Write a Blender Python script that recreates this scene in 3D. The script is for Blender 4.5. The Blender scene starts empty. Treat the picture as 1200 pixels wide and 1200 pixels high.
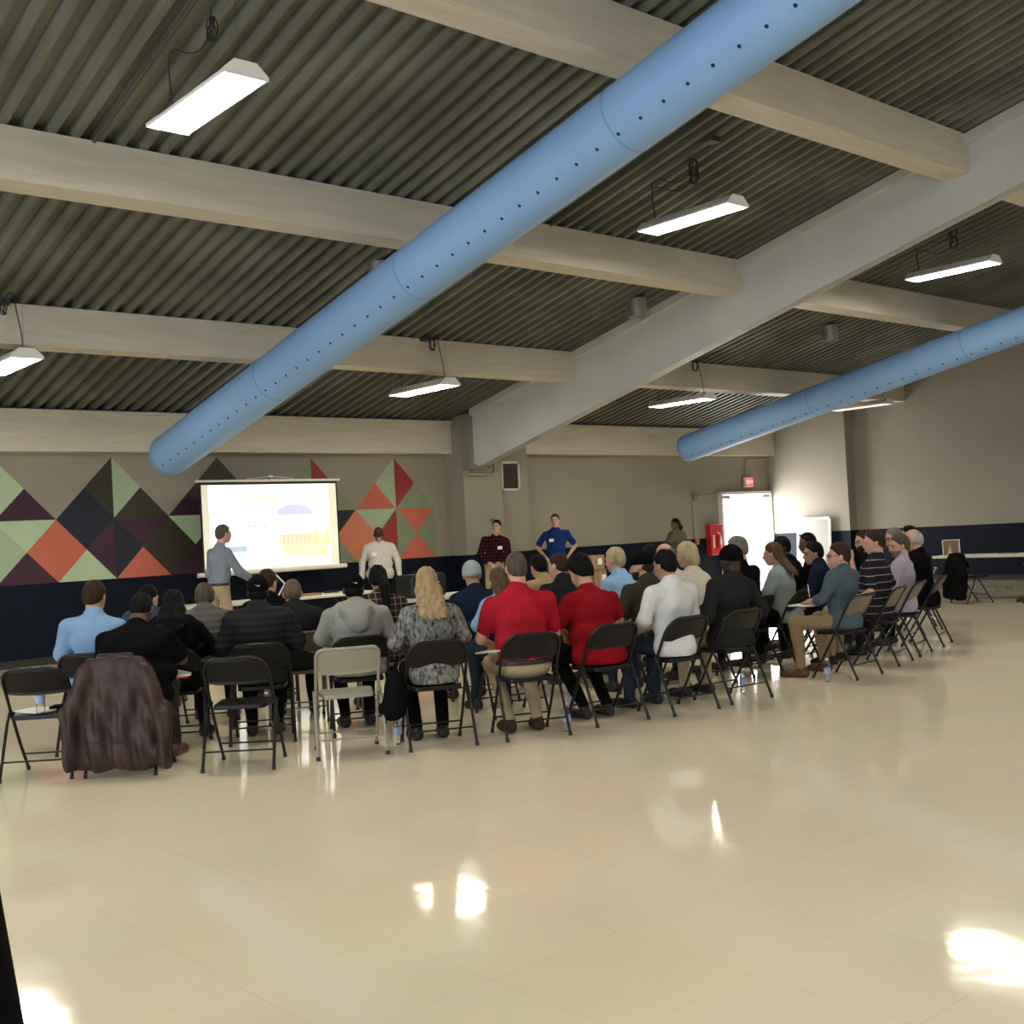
import bpy, math, random
import numpy as np
from mathutils import Vector, Matrix
PI = math.pi
rnd = random.Random(7)
scene = bpy.context.scene
COL = scene.collection

# ------------------------------------------------------------------ camera
yaw, pitch, roll, FPX = 0.7153009700929313, 0.019005399852079642, -0.05492552348456865, 1345.0
cam_d = bpy.data.cameras.new('camera')
cam = bpy.data.objects.new('camera', cam_d); COL.objects.link(cam)
fw = Vector((math.sin(yaw)*math.cos(pitch), math.cos(yaw)*math.cos(pitch), math.sin(pitch)))
rt = Vector((math.cos(yaw), -math.sin(yaw), 0)); up = rt.cross(fw)
r2 = rt*math.cos(roll)+up*math.sin(roll); u2 = -rt*math.sin(roll)+up*math.cos(roll)
M = Matrix((r2, u2, -fw)).transposed().to_4x4(); M.translation = Vector((0, 0, 1.5))
cam.matrix_world = M
cam_d.sensor_fit = 'HORIZONTAL'; cam_d.sensor_width = 36; cam_d.lens = 36*FPX/1200
cam_d.clip_start = 0.05; cam_d.clip_end = 300
scene.camera = cam

# ------------------------------------------------------------------ world, light, exposure
w = bpy.data.worlds.new('world'); scene.world = w; w.use_nodes = True
wn = w.node_tree.nodes; bg = wn['Background']
bg.inputs[0].default_value = (0.80, 0.90, 1.0, 1); bg.inputs[1].default_value = 4.0
vs = scene.view_settings
vs.view_transform = 'Standard'; vs.look = 'None'; vs.gamma = 1; vs.use_curve_mapping = False
vs.exposure = 0.15
LAMP_E = 55.0        # emission of lamp diffusers
def area(name, loc, rot, sx, sy, e, col):
    l = bpy.data.lights.new(name, 'AREA'); l.shape = 'RECTANGLE'; l.size = sx; l.size_y = sy
    l.energy = e; l.color = col
    o = bpy.data.objects.new(name, l); COL.objects.link(o); o.location = loc; o.rotation_euler = rot
    return o
# daylight through the open door (right of the back wall) and fill lights for unseen windows, added behind and at left
area('door_daylight', (21.83, 16.72, 1.1), (math.radians(-90), 0, 0), 1.75, 2.0, 170, (1.0, 0.98, 0.95))
for wx in (-3.5, 1.5, 6.5, 11.5, 16.5):
    area('window_daylight', (wx, -4.93, 2.6), (math.radians(90), 0, 0), 3.2, 1.7, 40, (0.80, 0.90, 1.0))
for wy in (-2.0, 3.0, 8.0):
    area('window_daylight', (-5.93, wy, 2.4), (0, math.radians(-90), 0), 1.8, 3.2, 250, (0.80, 0.90, 1.0))

# ------------------------------------------------------------------ materials
MATS = {}
def mat(name, col, rough=0.6, metal=0.0, spec=0.5, noise=0.0, nscale=20.0, bump=0.0, bscale=40.0, stretch=None,
        emit=None, estr=0.0, coat=0.0, trans=0.0, alpha=1.0, col2=None, sheen=0.0, ior=1.45):
    if name in MATS: return MATS[name]
    m = bpy.data.materials.new(name); m.use_nodes = True; MATS[name] = m
    nt = m.node_tree; b = nt.nodes['Principled BSDF']
    c = (*col, 1)
    b.inputs['Base Color'].default_value = c
    b.inputs['Roughness'].default_value = rough; b.inputs['Metallic'].default_value = metal
    b.inputs['Specular IOR Level'].default_value = spec
    b.inputs['Coat Weight'].default_value = coat
    b.inputs['Transmission Weight'].default_value = trans; b.inputs['Alpha'].default_value = alpha
    b.inputs['IOR'].default_value = ior
    b.inputs['Sheen Weight'].default_value = sheen
    if emit: b.inputs['Emission Color'].default_value = (*emit, 1); b.inputs['Emission Strength'].default_value = estr
    if noise or bump or col2:
        tc = nt.nodes.new('ShaderNodeTexCoord'); mp = nt.nodes.new('ShaderNodeMapping')
        nt.links.new(tc.outputs['Object'], mp.inputs[0])
        if stretch: mp.inputs['Scale'].default_value = stretch
    if noise or col2:
        n = nt.nodes.new('ShaderNodeTexNoise'); n.inputs['Scale'].default_value = nscale; n.inputs['Detail'].default_value = 4
        nt.links.new(mp.outputs[0], n.inputs['Vector'])
        r = nt.nodes.new('ShaderNodeValToRGB'); r.color_ramp.elements[0].position = .3; r.color_ramp.elements[1].position = .7
        a = col2 if col2 else tuple(max(0, x*(1-noise)) for x in col)
        r.color_ramp.elements[0].color = (*a, 1)
        r.color_ramp.elements[1].color = (*(col if col2 else tuple(min(1, x*(1+noise)) for x in col)), 1)
        nt.links.new(n.outputs['Fac'], r.inputs[0]); nt.links.new(r.outputs[0], b.inputs['Base Color'])
    if bump:
        n2 = nt.nodes.new('ShaderNodeTexNoise'); n2.inputs['Scale'].default_value = bscale; n2.inputs['Detail'].default_value = 3
        nt.links.new(mp.outputs[0], n2.inputs['Vector'])
        bp = nt.nodes.new('ShaderNodeBump'); bp.inputs['Strength'].default_value = bump; bp.inputs['Distance'].default_value = .01
        nt.links.new(n2.outputs['Fac'], bp.inputs['Height']); nt.links.new(bp.outputs[0], b.inputs['Normal'])
    return m
def cloth(name, col, **k):
    k.setdefault('rough', .92); k.setdefault('spec', .04); k.setdefault('noise', .12); k.setdefault('nscale', 60)
    k.setdefault('bump', .7); k.setdefault('bscale', 16)
    return mat(name, col, **k)
def waves(name, base, line, axes, rough=.9):
    """cloth with woven lines: axes = list of (axis 'X'/'Y'/'Z', period m, line width 0..1, distort)"""
    if name in MATS: return MATS[name]
    m = cloth(name, base); nt = m.node_tree; b = nt.nodes['Principled BSDF']
    tc = nt.nodes.new('ShaderNodeTexCoord'); sp = nt.nodes.new('ShaderNodeSeparateXYZ'); nt.links.new(tc.outputs['Object'], sp.inputs[0])
    prev = None
    for ax, per, wd, dist in axes:
        src = sp.outputs[ax]
        if dist:
            nz = nt.nodes.new('ShaderNodeTexNoise'); nz.inputs['Scale'].default_value = 5
            nt.links.new(tc.outputs['Object'], nz.inputs['Vector'])
            ma = nt.nodes.new('ShaderNodeMath'); ma.operation = 'MULTIPLY_ADD'; ma.inputs[1].default_value = dist
            nt.links.new(nz.outputs['Fac'], ma.inputs[0]); nt.links.new(src, ma.inputs[2]); src = ma.outputs[0]
        d = nt.nodes.new('ShaderNodeMath'); d.operation = 'DIVIDE'; d.inputs[1].default_value = per; nt.links.new(src, d.inputs[0])
        f = nt.nodes.new('ShaderNodeMath'); f.operation = 'FRACT'; nt.links.new(d.outputs[0], f.inputs[0])
        l = nt.nodes.new('ShaderNodeMath'); l.operation = 'LESS_THAN'; l.inputs[1].default_value = wd; nt.links.new(f.outputs[0], l.inputs[0])
        if prev is None: prev = l.outputs[0]
        else:
            mx = nt.nodes.new('ShaderNodeMath'); mx.operation = 'MAXIMUM'; nt.links.new(prev, mx.inputs[0]); nt.links.new(l.outputs[0], mx.inputs[1]); prev = mx.outputs[0]
    mix = nt.nodes.new('ShaderNodeMix'); mix.data_type = 'RGBA'
    mix.inputs['A'].default_value = (*base, 1); mix.inputs['B'].default_value = (*line, 1)
    nt.links.new(prev, mix.inputs['Factor']); nt.links.new(mix.outputs['Result'], b.inputs['Base Color'])
    return m

# ------------------------------------------------------------------ mesh helpers
def frame(d):
    d = d.normalized(); a = Vector((0, 0, 1)) if abs(d.z) < .9 else Vector((1, 0, 0))
    u = d.cross(a).normalized(); return u, d.cross(u)
class MB:
    def __init__(s): s.v = []; s.f = []; s.m = []; s.sm = []
    def add(s, vs, fs, mi=0, smooth=False):
        o = len(s.v); s.v += [tuple(v) for v in vs]
        for f in fs: s.f.append(tuple(i+o for i in f)); s.m.append(mi); s.sm.append(smooth)
        return s
    def box(s, c, d, mi=0, rz=0, mat4=None, bev=0):
        x, y, z = d[0]/2, d[1]/2, d[2]/2
        if bev:
            b = min(bev, x*.9, y*.9, z*.9); vs = []; fs = []
            for sx in (-1, 1):
                for sy in (-1, 1):
                    for sz in (-1, 1):
                        vs += [(sx*x, sy*(y-b), sz*(z-b)), (sx*(x-b), sy*y, sz*(z-b)), (sx*(x-b), sy*(y-b), sz*z)]
            def I(a, b_, c_, k): return ((a*2+b_)*2+c_)*3+k
            q = [(0, 0), (1, 0), (1, 1), (0, 1)]
            fs = [tuple(I(0, a, b_, 0) for a, b_ in q), tuple(I(1, a, b_, 0) for a, b_ in q[::-1]),
                  tuple(I(a, 0, b_, 1) for a, b_ in q[::-1]), tuple(I(a, 1, b_, 1) for a, b_ in q),
                  tuple(I(a, b_, 0, 2) for a, b_ in q), tuple(I(a, b_, 1, 2) for a, b_ in q[::-1])]
            for a in (0, 1):
                for b_ in (0, 1):
                    fs.append((I(a, b_, 0, 0), I(a, b_, 1, 0), I(a, b_, 1, 1), I(a, b_, 0, 1)))
                    fs.append((I(a, 0, b_, 0), I(a, 1, b_, 0), I(a, 1, b_, 2), I(a, 0, b_, 2)))
                    fs.append((I(0, a, b_, 1), I(1, a, b_, 1), I(1, a, b_, 2), I(0, a, b_, 2)))
                    for c_ in (0, 1): fs.append((I(a, b_, c_, 0), I(a, b_, c_, 1), I(a, b_, c_, 2)))
        else:
            vs = [(a*x, b*y, c_*z) for a in (-1, 1) for b in (-1, 1) for c_ in (-1, 1)]
            fs = [(0, 1, 3, 2), (4, 6, 7, 5), (0, 4, 5, 1), (2, 3, 7, 6), (0, 2, 6, 4), (1, 5, 7, 3)]
        R = mat4 if mat4 is not None else Matrix.Rotation(rz, 4, 'Z')
        return s.add([Vector(c)+(R.to_3x3() @ Vector(v)) for v in vs], fs, mi)
    def tube(s, pts, r, n=8, mi=0, cap=True, closed=False):
        pts = [Vector(p) for p in pts]; N = len(pts)
        rs = r if isinstance(r, (list, tuple)) else [r]*N
        ring = []; u = None
        for i, p in enumerate(pts):
            if closed: d = pts[(i+1) % N]-pts[i-1]
            else: d = (pts[min(i+1, N-1)]-pts[max(i-1, 0)])
            d.normalize()
            if u is None: u, v = frame(d)
            else:
                u = (u-d*u.dot(d)).normalized(); v = d.cross(u)
            ring.append([p+u*math.cos(2*PI*k/n)*rs[i]+v*math.sin(2*PI*k/n)*rs[i] for k in range(n)])
        vs = [q for R in ring for q in R]; fs = []
        for i in range(N if closed else N-1):
            j = (i+1) % N
            for k in range(n): fs.append((i*n+k, i*n+(k+1) % n, j*n+(k+1) % n, j*n+k))
        s.add(vs, fs, mi, True)
        if cap and not closed:
            s.add(ring[0], [tuple(range(n))[::-1]], mi); s.add(ring[-1], [tuple(range(n))], mi)
        return s
    def lathe(s, prof, c=(0, 0, 0), n=20, mi=0, M4=None, smooth=True):
        vs = []; fs = []
        for r, z in prof:
            for k in range(n): vs.append(Vector((r*math.cos(2*PI*k/n), r*math.sin(2*PI*k/n), z)))
        for i in range(len(prof)-1):
            for k in range(n): fs.append((i*n+k, i*n+(k+1) % n, (i+1)*n+(k+1) % n, (i+1)*n+k))
        if M4 is not None: vs = [M4 @ v for v in vs]
        return s.add([v+Vector(c) for v in vs], fs, mi, smooth)
    def poly(s, pts, mi=0): return s.add(pts, [tuple(range(len(pts)))], mi)
    def prism(s, outline, a, b, mi=0):
        """outline: list of points (3D) swept from offset a to offset b (vectors)"""
        n = len(outline); A = [Vector(p)+Vector(a) for p in outline]; B = [Vector(p)+Vector(b) for p in outline]
        fs = [tuple(range(n))[::-1], tuple(range(n, 2*n))]+[(i, (i+1) % n, n+(i+1) % n, n+i) for i in range(n)]
        return s.add(A+B, fs, mi)
    def build(s, name, mats, parent=None, kind=None, loc=None, rz=None):
        me = bpy.data.meshes.new(name); me.from_pydata(s.v, [], s.f)
        if not isinstance(mats, (list, tuple)): mats = [mats]
        for m in mats: me.materials.append(m)
        me.polygons.foreach_set('material_index', s.m); me.polygons.foreach_set('use_smooth', s.sm); me.update()
        o = bpy.data.objects.new(name, me); COL.objects.link(o)
        if parent: o.parent = parent
        if kind: o['kind'] = kind
        if loc is not None: o.location = loc
        if rz is not None: o.rotation_euler = (0, 0, rz)
        return o
def empty(name, loc, rz=0, label=None, cat=None, group=None):
    o = bpy.data.objects.new(name, None); COL.objects.link(o); o.location = loc; o.rotation_euler = (0, 0, rz)
    o.empty_display_size = .1
    return tag(o, label, cat, group)
def tag(o, label=None, cat=None, group=None, kind=None):
    if label: o['label'] = label
    if cat: o['category'] = cat
    if group: o['group'] = group
    if kind: o['kind'] = kind
    return o
def copy_tree(o, parent=None):
    c = o.copy(); COL.objects.link(c); c.parent = parent
    for ch in list(o.children): copy_tree(ch, c)
    return c
def text(name, body, size, m, parent=None, loc=(0, 0, 0), rot=(0, 0, 0), ext=.002, align='CENTER'):
    cu = bpy.data.curves.new(name, 'FONT'); cu.body = body; cu.size = size; cu.extrude = ext
    cu.align_x = align; cu.align_y = 'CENTER'; cu.materials.append(m)
    tmp = bpy.data.objects.new(name+'_tmp', cu); COL.objects.link(tmp); bpy.context.view_layer.update()
    me = bpy.data.meshes.new_from_object(tmp.evaluated_get(bpy.context.evaluated_depsgraph_get())); bpy.data.objects.remove(tmp); me.name = name
    o = bpy.data.objects.new(name, me); COL.objects.link(o); o.location = loc; o.rotation_euler = rot
    if parent: o.parent = parent
    return o

# ------------------------------------------------------------------ setting materials
wallm = mat('wall_beige', (.295, .268, .215), .8, noise=.03, nscale=2, bump=.05, bscale=60, spec=.2)
navy = mat('navy_dado', (.0045, .0075, .017), .6, noise=.15, nscale=2, spec=.15)
beamm = mat('beam_paint', (.55, .505, .41), .55, noise=.08, nscale=4, stretch=(.4, 4, 4), bump=.15, bscale=12)
girdm = mat('girder_paint', (.52, .525, .50), .5, noise=.04, nscale=2)
deckm = mat('deck_metal', (.13, .134, .106), .5, metal=0.15, noise=.25, nscale=1.2)
basem = mat('rubber_base', (.03, .028, .025), .5)
# floor: polished vinyl tile
fm = bpy.data.materials.new('polished_vinyl'); fm.use_nodes = True; nt = fm.node_tree; b = nt.nodes['Principled BSDF']
tc = nt.nodes.new('ShaderNodeTexCoord')
br = nt.nodes.new('ShaderNodeTexBrick'); br.offset = 0; br.inputs['Scale'].default_value = 1
br.inputs['Brick Width'].default_value = .61; br.inputs['Row Height'].default_value = .61; br.inputs['Mortar Size'].default_value = .0022
br.inputs['Color1'].default_value = (0.87, .755, .55, 1); br.inputs['Color2'].default_value = (0.89, .775, .565, 1); br.inputs['Mortar'].default_value = (.78, .67, .48, 1)
nt.links.new(tc.outputs['Object'], br.inputs['Vector'])
nz = nt.nodes.new('ShaderNodeTexNoise'); nz.inputs['Scale'].default_value = 1.1; nz.inputs['Detail'].default_value = 5; nt.links.new(tc.outputs['Object'], nz.inputs['Vector'])
mx = nt.nodes.new('ShaderNodeMix'); mx.data_type = 'RGBA'; mx.blend_type = 'MULTIPLY'; mx.inputs['Factor'].default_value = .12
nt.links.new(br.outputs['Color'], mx.inputs['A']); nt.links.new(nz.outputs['Color'], mx.inputs['B'])
nt.links.new(mx.outputs['Result'], b.inputs['Base Color'])
b.inputs['Roughness'].default_value = .075; b.inputs['Specular IOR Level'].default_value = .55
n2 = nt.nodes.new('ShaderNodeTexNoise'); n2.inputs['Scale'].default_value = 3.5; n2.inputs['Detail'].default_value = 2; nt.links.new(tc.outputs['Object'], n2.inputs['Vector'])
bp = nt.nodes.new('ShaderNodeBump'); bp.inputs['Strength'].default_value = .075; bp.inputs['Distance'].default_value = .02
nt.links.new(n2.outputs['Fac'], bp.inputs['Height']); nt.links.new(bp.outputs[0], b.inputs['Normal'])
MATS['floor'] = fm

# ------------------------------------------------------------------ shell
YB = 16.79; XL, XR, YF = -6.0, 23.1, -5.0; S = .224; Z0 = 3.6
def roof(y): return Z0+S*(YB-y)
MB().poly([(XL, YF, 0), (XR, YF, 0), (XR, YB+.3, 0), (XL, YB+.3, 0)]).build('floor', fm, kind='structure')
# corrugated steel roof deck
mb = MB(); prof = []; x = XL; pt = .2032
while x < XR+.2:
    prof += [(x, 0.0), (x+.062, 0.0), (x+.085, .075), (x+.180, .075)]; x += pt
vs = []
for y in (YF, YB+.1):
    for px_, dz in prof: vs.append((px_, y, roof(y)+dz))
n = len(prof); mb.add(vs, [(i, i+1, n+i+1, n+i) for i in range(n-1)])
mb.build('ceiling', deckm, kind='structure')
# back wall with mural; door opening x 20.9..22.75
DX0, DX1, DH = 20.92, 22.74, 2.13
cols = dict(G=(.40, .52, .33), G2=(.33, .43, .28), P=(.045, .013, .030), C=(.50, .125, .075), N=(.008, .013, .026), O=(.032, .028, .017),
            R=(.28, .035, .028), D=(.20, .25, .15), K=(.56, .19, .10))  # D: light green darkened where the light falls off to the right
mats = [wallm, navy]+[mat('mural_'+n_, c_, .6, noise=.05, nscale=3) for n_, c_ in zip(
    ['light_green', 'sage_green', 'plum', 'coral', 'ink', 'dark_olive', 'brick_red', 'dull_green', 'orange_coral'], cols.values())]
ci = {k: i+2 for i, k in enumerate(cols)}
def kx(k): return 5.03+.4267*k
def jz(j): return 1.16+.4525*j
mb = MB()
def wq(x0, x1, z0, z1, mi, y=YB): mb.poly([(x0, y, z0), (x1, y, z0), (x1, y, z1), (x0, y, z1)], mi)
for x0, x1 in ((XL, DX0), (DX1, XR)):
    wq(x0, x1, 0, 1.16, 1); wq(x0, x1, 1.16, 3.9, 0)
wq(DX0, DX1, DH, 3.9, 0)
TR = [('G', (-1, 3), (0, 4), (1, 3), (0, 2)), ('P', (0, 2), (1, 3), (2, 2)), ('G', (0, 2), (2, 2), (1, 1)), ('G2', (0, 2), (1, 1), (0, 0), (-1, 1)),
      ('P', (0, 0), (1, 1), (2, 0)), ('C', (1, 1), (2, 2), (3, 1), (2, 0)), ('N', (2, 2), (3, 3), (4, 2), (3, 1)), ('O', (3, 3), (4, 4), (4, 2)),
      ('G2', (4, 2), (4, 4), (5, 3)), ('G', (2, 0), (3, 1), (4, 0)), ('P', (3, 1), (4, 2), (4, 0)), ('N', (4, 2), (5, 1), (4, 0)),
      ('O', (4, 2), (5, 3), (6, 2)), ('P', (4, 2), (6, 2), (5, 1)), ('O', (5, 1), (6, 2), (7, 1), (6, 0)), ('C', (4, 0), (5, 1), (6, 0)),
      ('P', (6, 2), (7, 3), (8, 2)), ('O', (7, 3), (8, 4), (9, 3)), ('N', (7, 3), (9, 3), (8, 2)), ('G', (6, 2), (8, 2), (7, 1)), ('P', (6, 0), (8, 2), (8, 0)),
      ('O', (8, 0), (8, 2), (10, 2), (10, 0)), ('G2', (10, 0), (11, 1), (10, 2)), ('P', (10, 2), (11, 1), (12, 2)), ('C', (10, 0), (12, 2), (12, 0)),
      ('R', (12, 2), (12, 4), (13, 3)), ('D', (12, 2), (12, 4), (11, 3)), ('D', (12, 2), (13, 3), (14, 2)), ('N', (12, 2), (14, 2), (13, 1)),
      ('K', (13, 1), (14, 2), (15, 1), (14, 0)), ('D', (12, 0), (13, 1), (14, 0)), ('C', (14, 2), (15, 3), (16, 2)), ('G2', (15, 3), (16, 4), (16, 2)),
      ('R', (16, 2), (16, 4), (17, 3)), ('G2', (14, 2), (16, 2), (15, 1)), ('R', (15, 1), (16, 2), (16, 0)), ('K', (14, 0), (15, 1), (16, 0)),
      ('D', (16, 2), (17, 3), (18, 2)), ('C', (16, 2), (18, 2), (17, 1)), ('D', (16, 0), (16, 2), (17, 1)), ('D', (18, 0), (18, 2), (17, 1)), ('C', (16, 0), (17, 1), (18, 0))]
for t in TR: mb.poly([(kx(k), YB-.002, jz(j)) for k, j in t[1:]][::1], ci[t[0]])
wb = mb.build('wall_back', mats, kind='structure')
# other walls
def wall(name, a, b_, ztop=None, split=1.16, mats_=(navy, wallm)):
    m = MB(); (x0, y0), (x1, y1) = a, b_
    zt = [ztop or roof(y0)+.1, ztop or roof(y1)+.1]
    m.poly([(x0, y0, 0), (x1, y1, 0), (x1, y1, split), (x0, y0, split)], 0)
    m.poly([(x0, y0, split), (x1, y1, split), (x1, y1, zt[1]), (x0, y0, zt[0])], 1)
    return m.build(name, list(mats_), kind='structure')
BX, BY = 22.80, 14.62                         # projecting corner block beside the door
wall('wall_right', (XR, BY), (XR, YF))
wall('wall_left', (XL, YF), (XL, YB))
wall('wall_block_side', (BX, YB), (BX, BY)); wall('wall_block_front', (BX, BY), (XR, BY))
wall('wall_front', (XR, YF), (XL, YF))
# pier under the girder, stepped
mb = MB(); P0, P1, P2 = 13.0, 13.9, 14.78
for (x0, x1, yf) in ((P0, P1, 16.25), (P1, P2, 16.5)):
    zt = roof(yf)-.02
    for (a, b_, mi) in ((0, 1.16, 1), (1.16, zt, 0)):
        mb.box(((x0+x1)/2, (yf+YB)/2, (a+b_)/2), (x1-x0, YB-yf, b_-a), mi)
mb.build('wall_pier', [wallm, navy], kind='structure')
# baseboards
def strip(name, a, b_, h=.11, t=.02, z=0, m=basem):
    a = Vector((*a, 0)); b_ = Vector((*b_, 0)); d = (b_-a); L = d.length; c = (a+b_)/2
    return MB().box((c.x, c.y, z+h/2), (L, t, h), rz=math.atan2(d.y, d.x)).build(name, m, kind='structure')
strip('baseboard_back', (XL, YB-.01), (P0, YB-.01)); strip('baseboard_back_right', (P2, YB-.01), (DX0-.05, YB-.01))
strip('baseboard_right', (XR-.01, YF), (XR-.01, BY)); strip('baseboard_block', (BX-.01, BY), (BX-.01, YB-.05))
# roof beams: purlins across, girder down the slope
tn = 1
def purlin(x0, x1, y, dep=.46, th=.35, eave=False):
    global tn
    m = MB(); ztop = roof(y)-.005; zb = ztop-dep
    z2 = roof(y+th)-.005
    m.prism([(0, y, zb), (0, y+th, zb), (0, y+th, z2), (0, y, ztop)], (x0, 0, 0), (x1, 0, 0))
    m.build('trim_%d' % tn, beamm, kind='structure'); tn += 1
GX = 13.0; GW = .20
for y in (13.25, 9.85, 6.48, 3.1, -.3):
    purlin(XL, GX+.08, y); purlin(GX+GW-.02, XR, y)
for x0, x1 in ((XL, P0), (P2, BX)):
    m = MB(); m.box(((x0+x1)/2, YB-.12, (3.03+3.62)/2), (x1-x0, .24, .59)); m.box(((x0+x1)/2, YB-.13, 3.6), (x1-x0, .28, .05))
    m.build('trim_%d' % tn, beamm, kind='structure'); tn += 1
m = MB()
def gb(y): return 2.74+.2435*(15.85-y)
ya, yb = 16.26, -5.0
m.prism([(0, 15.85, gb(15.85)), (0, yb, gb(yb)), (0, yb, roof(yb)-.01), (0, 16.05, roof(16.05)-.01), (0, 16.0, 2.80)], (GX+.06, 0, 0), (GX+GW, 0, 0))
m.prism([(0, 15.85, gb(15.85)), (0, yb, gb(yb)), (0, yb, gb(yb)+.02), (0, 15.85, gb(15.85)+.02)], (GX+.04, 0, 0), (GX+GW+.04, 0, 0))
# thin top flange lip
m.prism([(0, 15.95, roof(15.95)-.13), (0, yb, roof(yb)-.13), (0, yb, roof(yb)-.01), (0, 15.95, roof(15.95)-.01)], (GX-.035, 0, 0), (GX+.06, 0, 0))
m.build('trim_%d' % tn, girdm, kind='structure'); tn += 1
MB().box((13.12, 16.12, 3.2), (.3, .26, 1.0)).build('trim_%d' % tn, mat('plate_grey', (.22, .21, .18), .6), kind='structure'); tn += 1
# open exit door: frame, outdoor ground beyond
framem = mat('door_frame_paint', (.75, .74, .70), .5)
m = MB(); m.box((DX0-.03, YB, DH/2), (.06, .2, DH)); m.box((DX1+.02, YB, DH/2), (.05, .2, DH)); m.box(((DX0+DX1)/2, YB, DH+.03), (DX1-DX0+.12, .2, .06))
m.box(((DX0+DX1)/2, YB-.02, .01), (DX1-DX0, .2, .02))
m.build('door_1', framem, kind='structure')
MB().box((DX0+.02, YB+.55, 1.05), (.045, .86, 2.08)).build('door_2', framem, kind='structure')
m = MB(); m.box((DX0+.1, YB-.09, DH-.06), (.28, .05, .08)); m.box((DX1-.2, YB-.09, DH-.06), (.28, .05, .07))
m.box((DX0+.35, YB-.1, DH-.1), (.3, .02, .02))
o = m.build('door_closer', mat('closer_metal', (.5, .48, .42), .4, metal=.6)); tag(o, 'grey metal door closer arms at the top of the bright open door', 'door closer')
MB().box((18, 30, -.06), (60, 26, .1)).build('ground', mat('outdoor_concrete', (.8, .78, .74), .8), kind='structure')
# unseen windows behind the photographer, added as frames for the fill lights
for i, wx in enumerate((-3.5, 1.5, 6.5, 11.5, 16.5)):
    m = MB()
    for (a, b_, c_, d_) in ((0, .87, 3.3, .06), (0, -.87, 3.3, .06), (-1.62, 0, .06, 1.8), (1.62, 0, .06, 1.8), (0, 0, .04, 1.7)):
        m.box((wx+a, YF+.03, 2.6+b_), (c_, .1, d_))
    m.build('window_%d' % (i+1), framem, kind='structure')

for i, wy in enumerate((-2.0, 3.0, 8.0)):  # unseen left wall windows, added for the cool light on the girder
    m = MB()
    for (a, b_, c_, d_) in ((0, .93, 3.3, .06), (0, -.93, 3.3, .06), (-1.62, 0, .06, 1.9), (1.62, 0, .06, 1.9), (0, 0, .04, 1.8)):
        m.box((XL+.03, wy+a, 2.4+b_), (.1, c_, d_))
    m.build('window_%d' % (i+6), framem, kind='structure')

# ------------------------------------------------------------------ ceiling things
white_metal = mat('white_enamel', (.78, .77, .73), .4)
diff = mat('lamp_diffuser', (.9, .88, .82), .5, emit=(1.0, .93, .78), estr=LAMP_E)
cablem = mat('black_cable', (.02, .02, .018), .6)
condm = mat('dark_conduit', (.07, .065, .055), .5, metal=.3)
def make_lamp():
    t = empty('hanging_lamp', (0, 0, 0))
    m = MB(); L = .64
    prof = [(-.175, 0), (-.175, .022), (-.085, .105), (.085, .105), (.175, .022), (.175, 0), (.16, 0), (.16, .012), (-.16, .012), (-.16, 0)]
    m.prism([(x_, 0, z_) for x_, z_ in prof], (0, -L, 0), (0, L, 0))
    m.build('housing', white_metal, t)
    for s in (-1, 1):
        m = MB(); m.prism([(x_, 0, z_) for x_, z_ in [(-.18, -.004), (-.18, .026), (-.088, .11), (.088, .11), (.18, .026), (.18, -.004)]], (0, s*L, 0), (0, s*(L+.012), 0))
        m.build('end_cap', white_metal, t)
    MB().box((0, 0, .004), (.315, 2*L-.01, .014)).build('diffuser', diff, t)
    return t
lampproto = make_lamp()
LG = 'low bay lamps hanging from the roof deck'
lamps = [(3.98, 7.86, 4.84, 'big lit lamp hanging at the upper left of the hall, nearest to the viewer'),
         (9.95, 8.15, 4.87, 'lit lamp hanging between the long blue duct and the big white girder'),
         (15.78, 8.18, 4.93, 'lit lamp hanging just above the farther blue duct, beyond the girder'),
         (10.18, 13.55, 3.68, 'lit lamp hanging in front of the mural wall, left of the girder'),
         (15.98, 13.55, 3.69, 'lit lamp hanging beyond the girder, near the end of the second blue duct'),
         (4.28, 13.50, 3.71, 'lit lamp cut off by the left edge, above the mural'),
         (21.45, 13.3, 3.75, 'dim lamp mostly hidden behind the second blue duct, near the bright corner'),
         (3.98, 2.4, 6.0, None), (9.95, 2.4, 6.0, None), (15.78, 2.4, 6.0, None), (3.98, -3.0, 7.2, None), (9.95, -3.0, 7.2, None), (15.78, -3.0, 7.2, None),
         (-2, 8, 4.9, None), (-2, 13.5, 3.7, None), (-2, 2.4, 6.0, None)]
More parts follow.
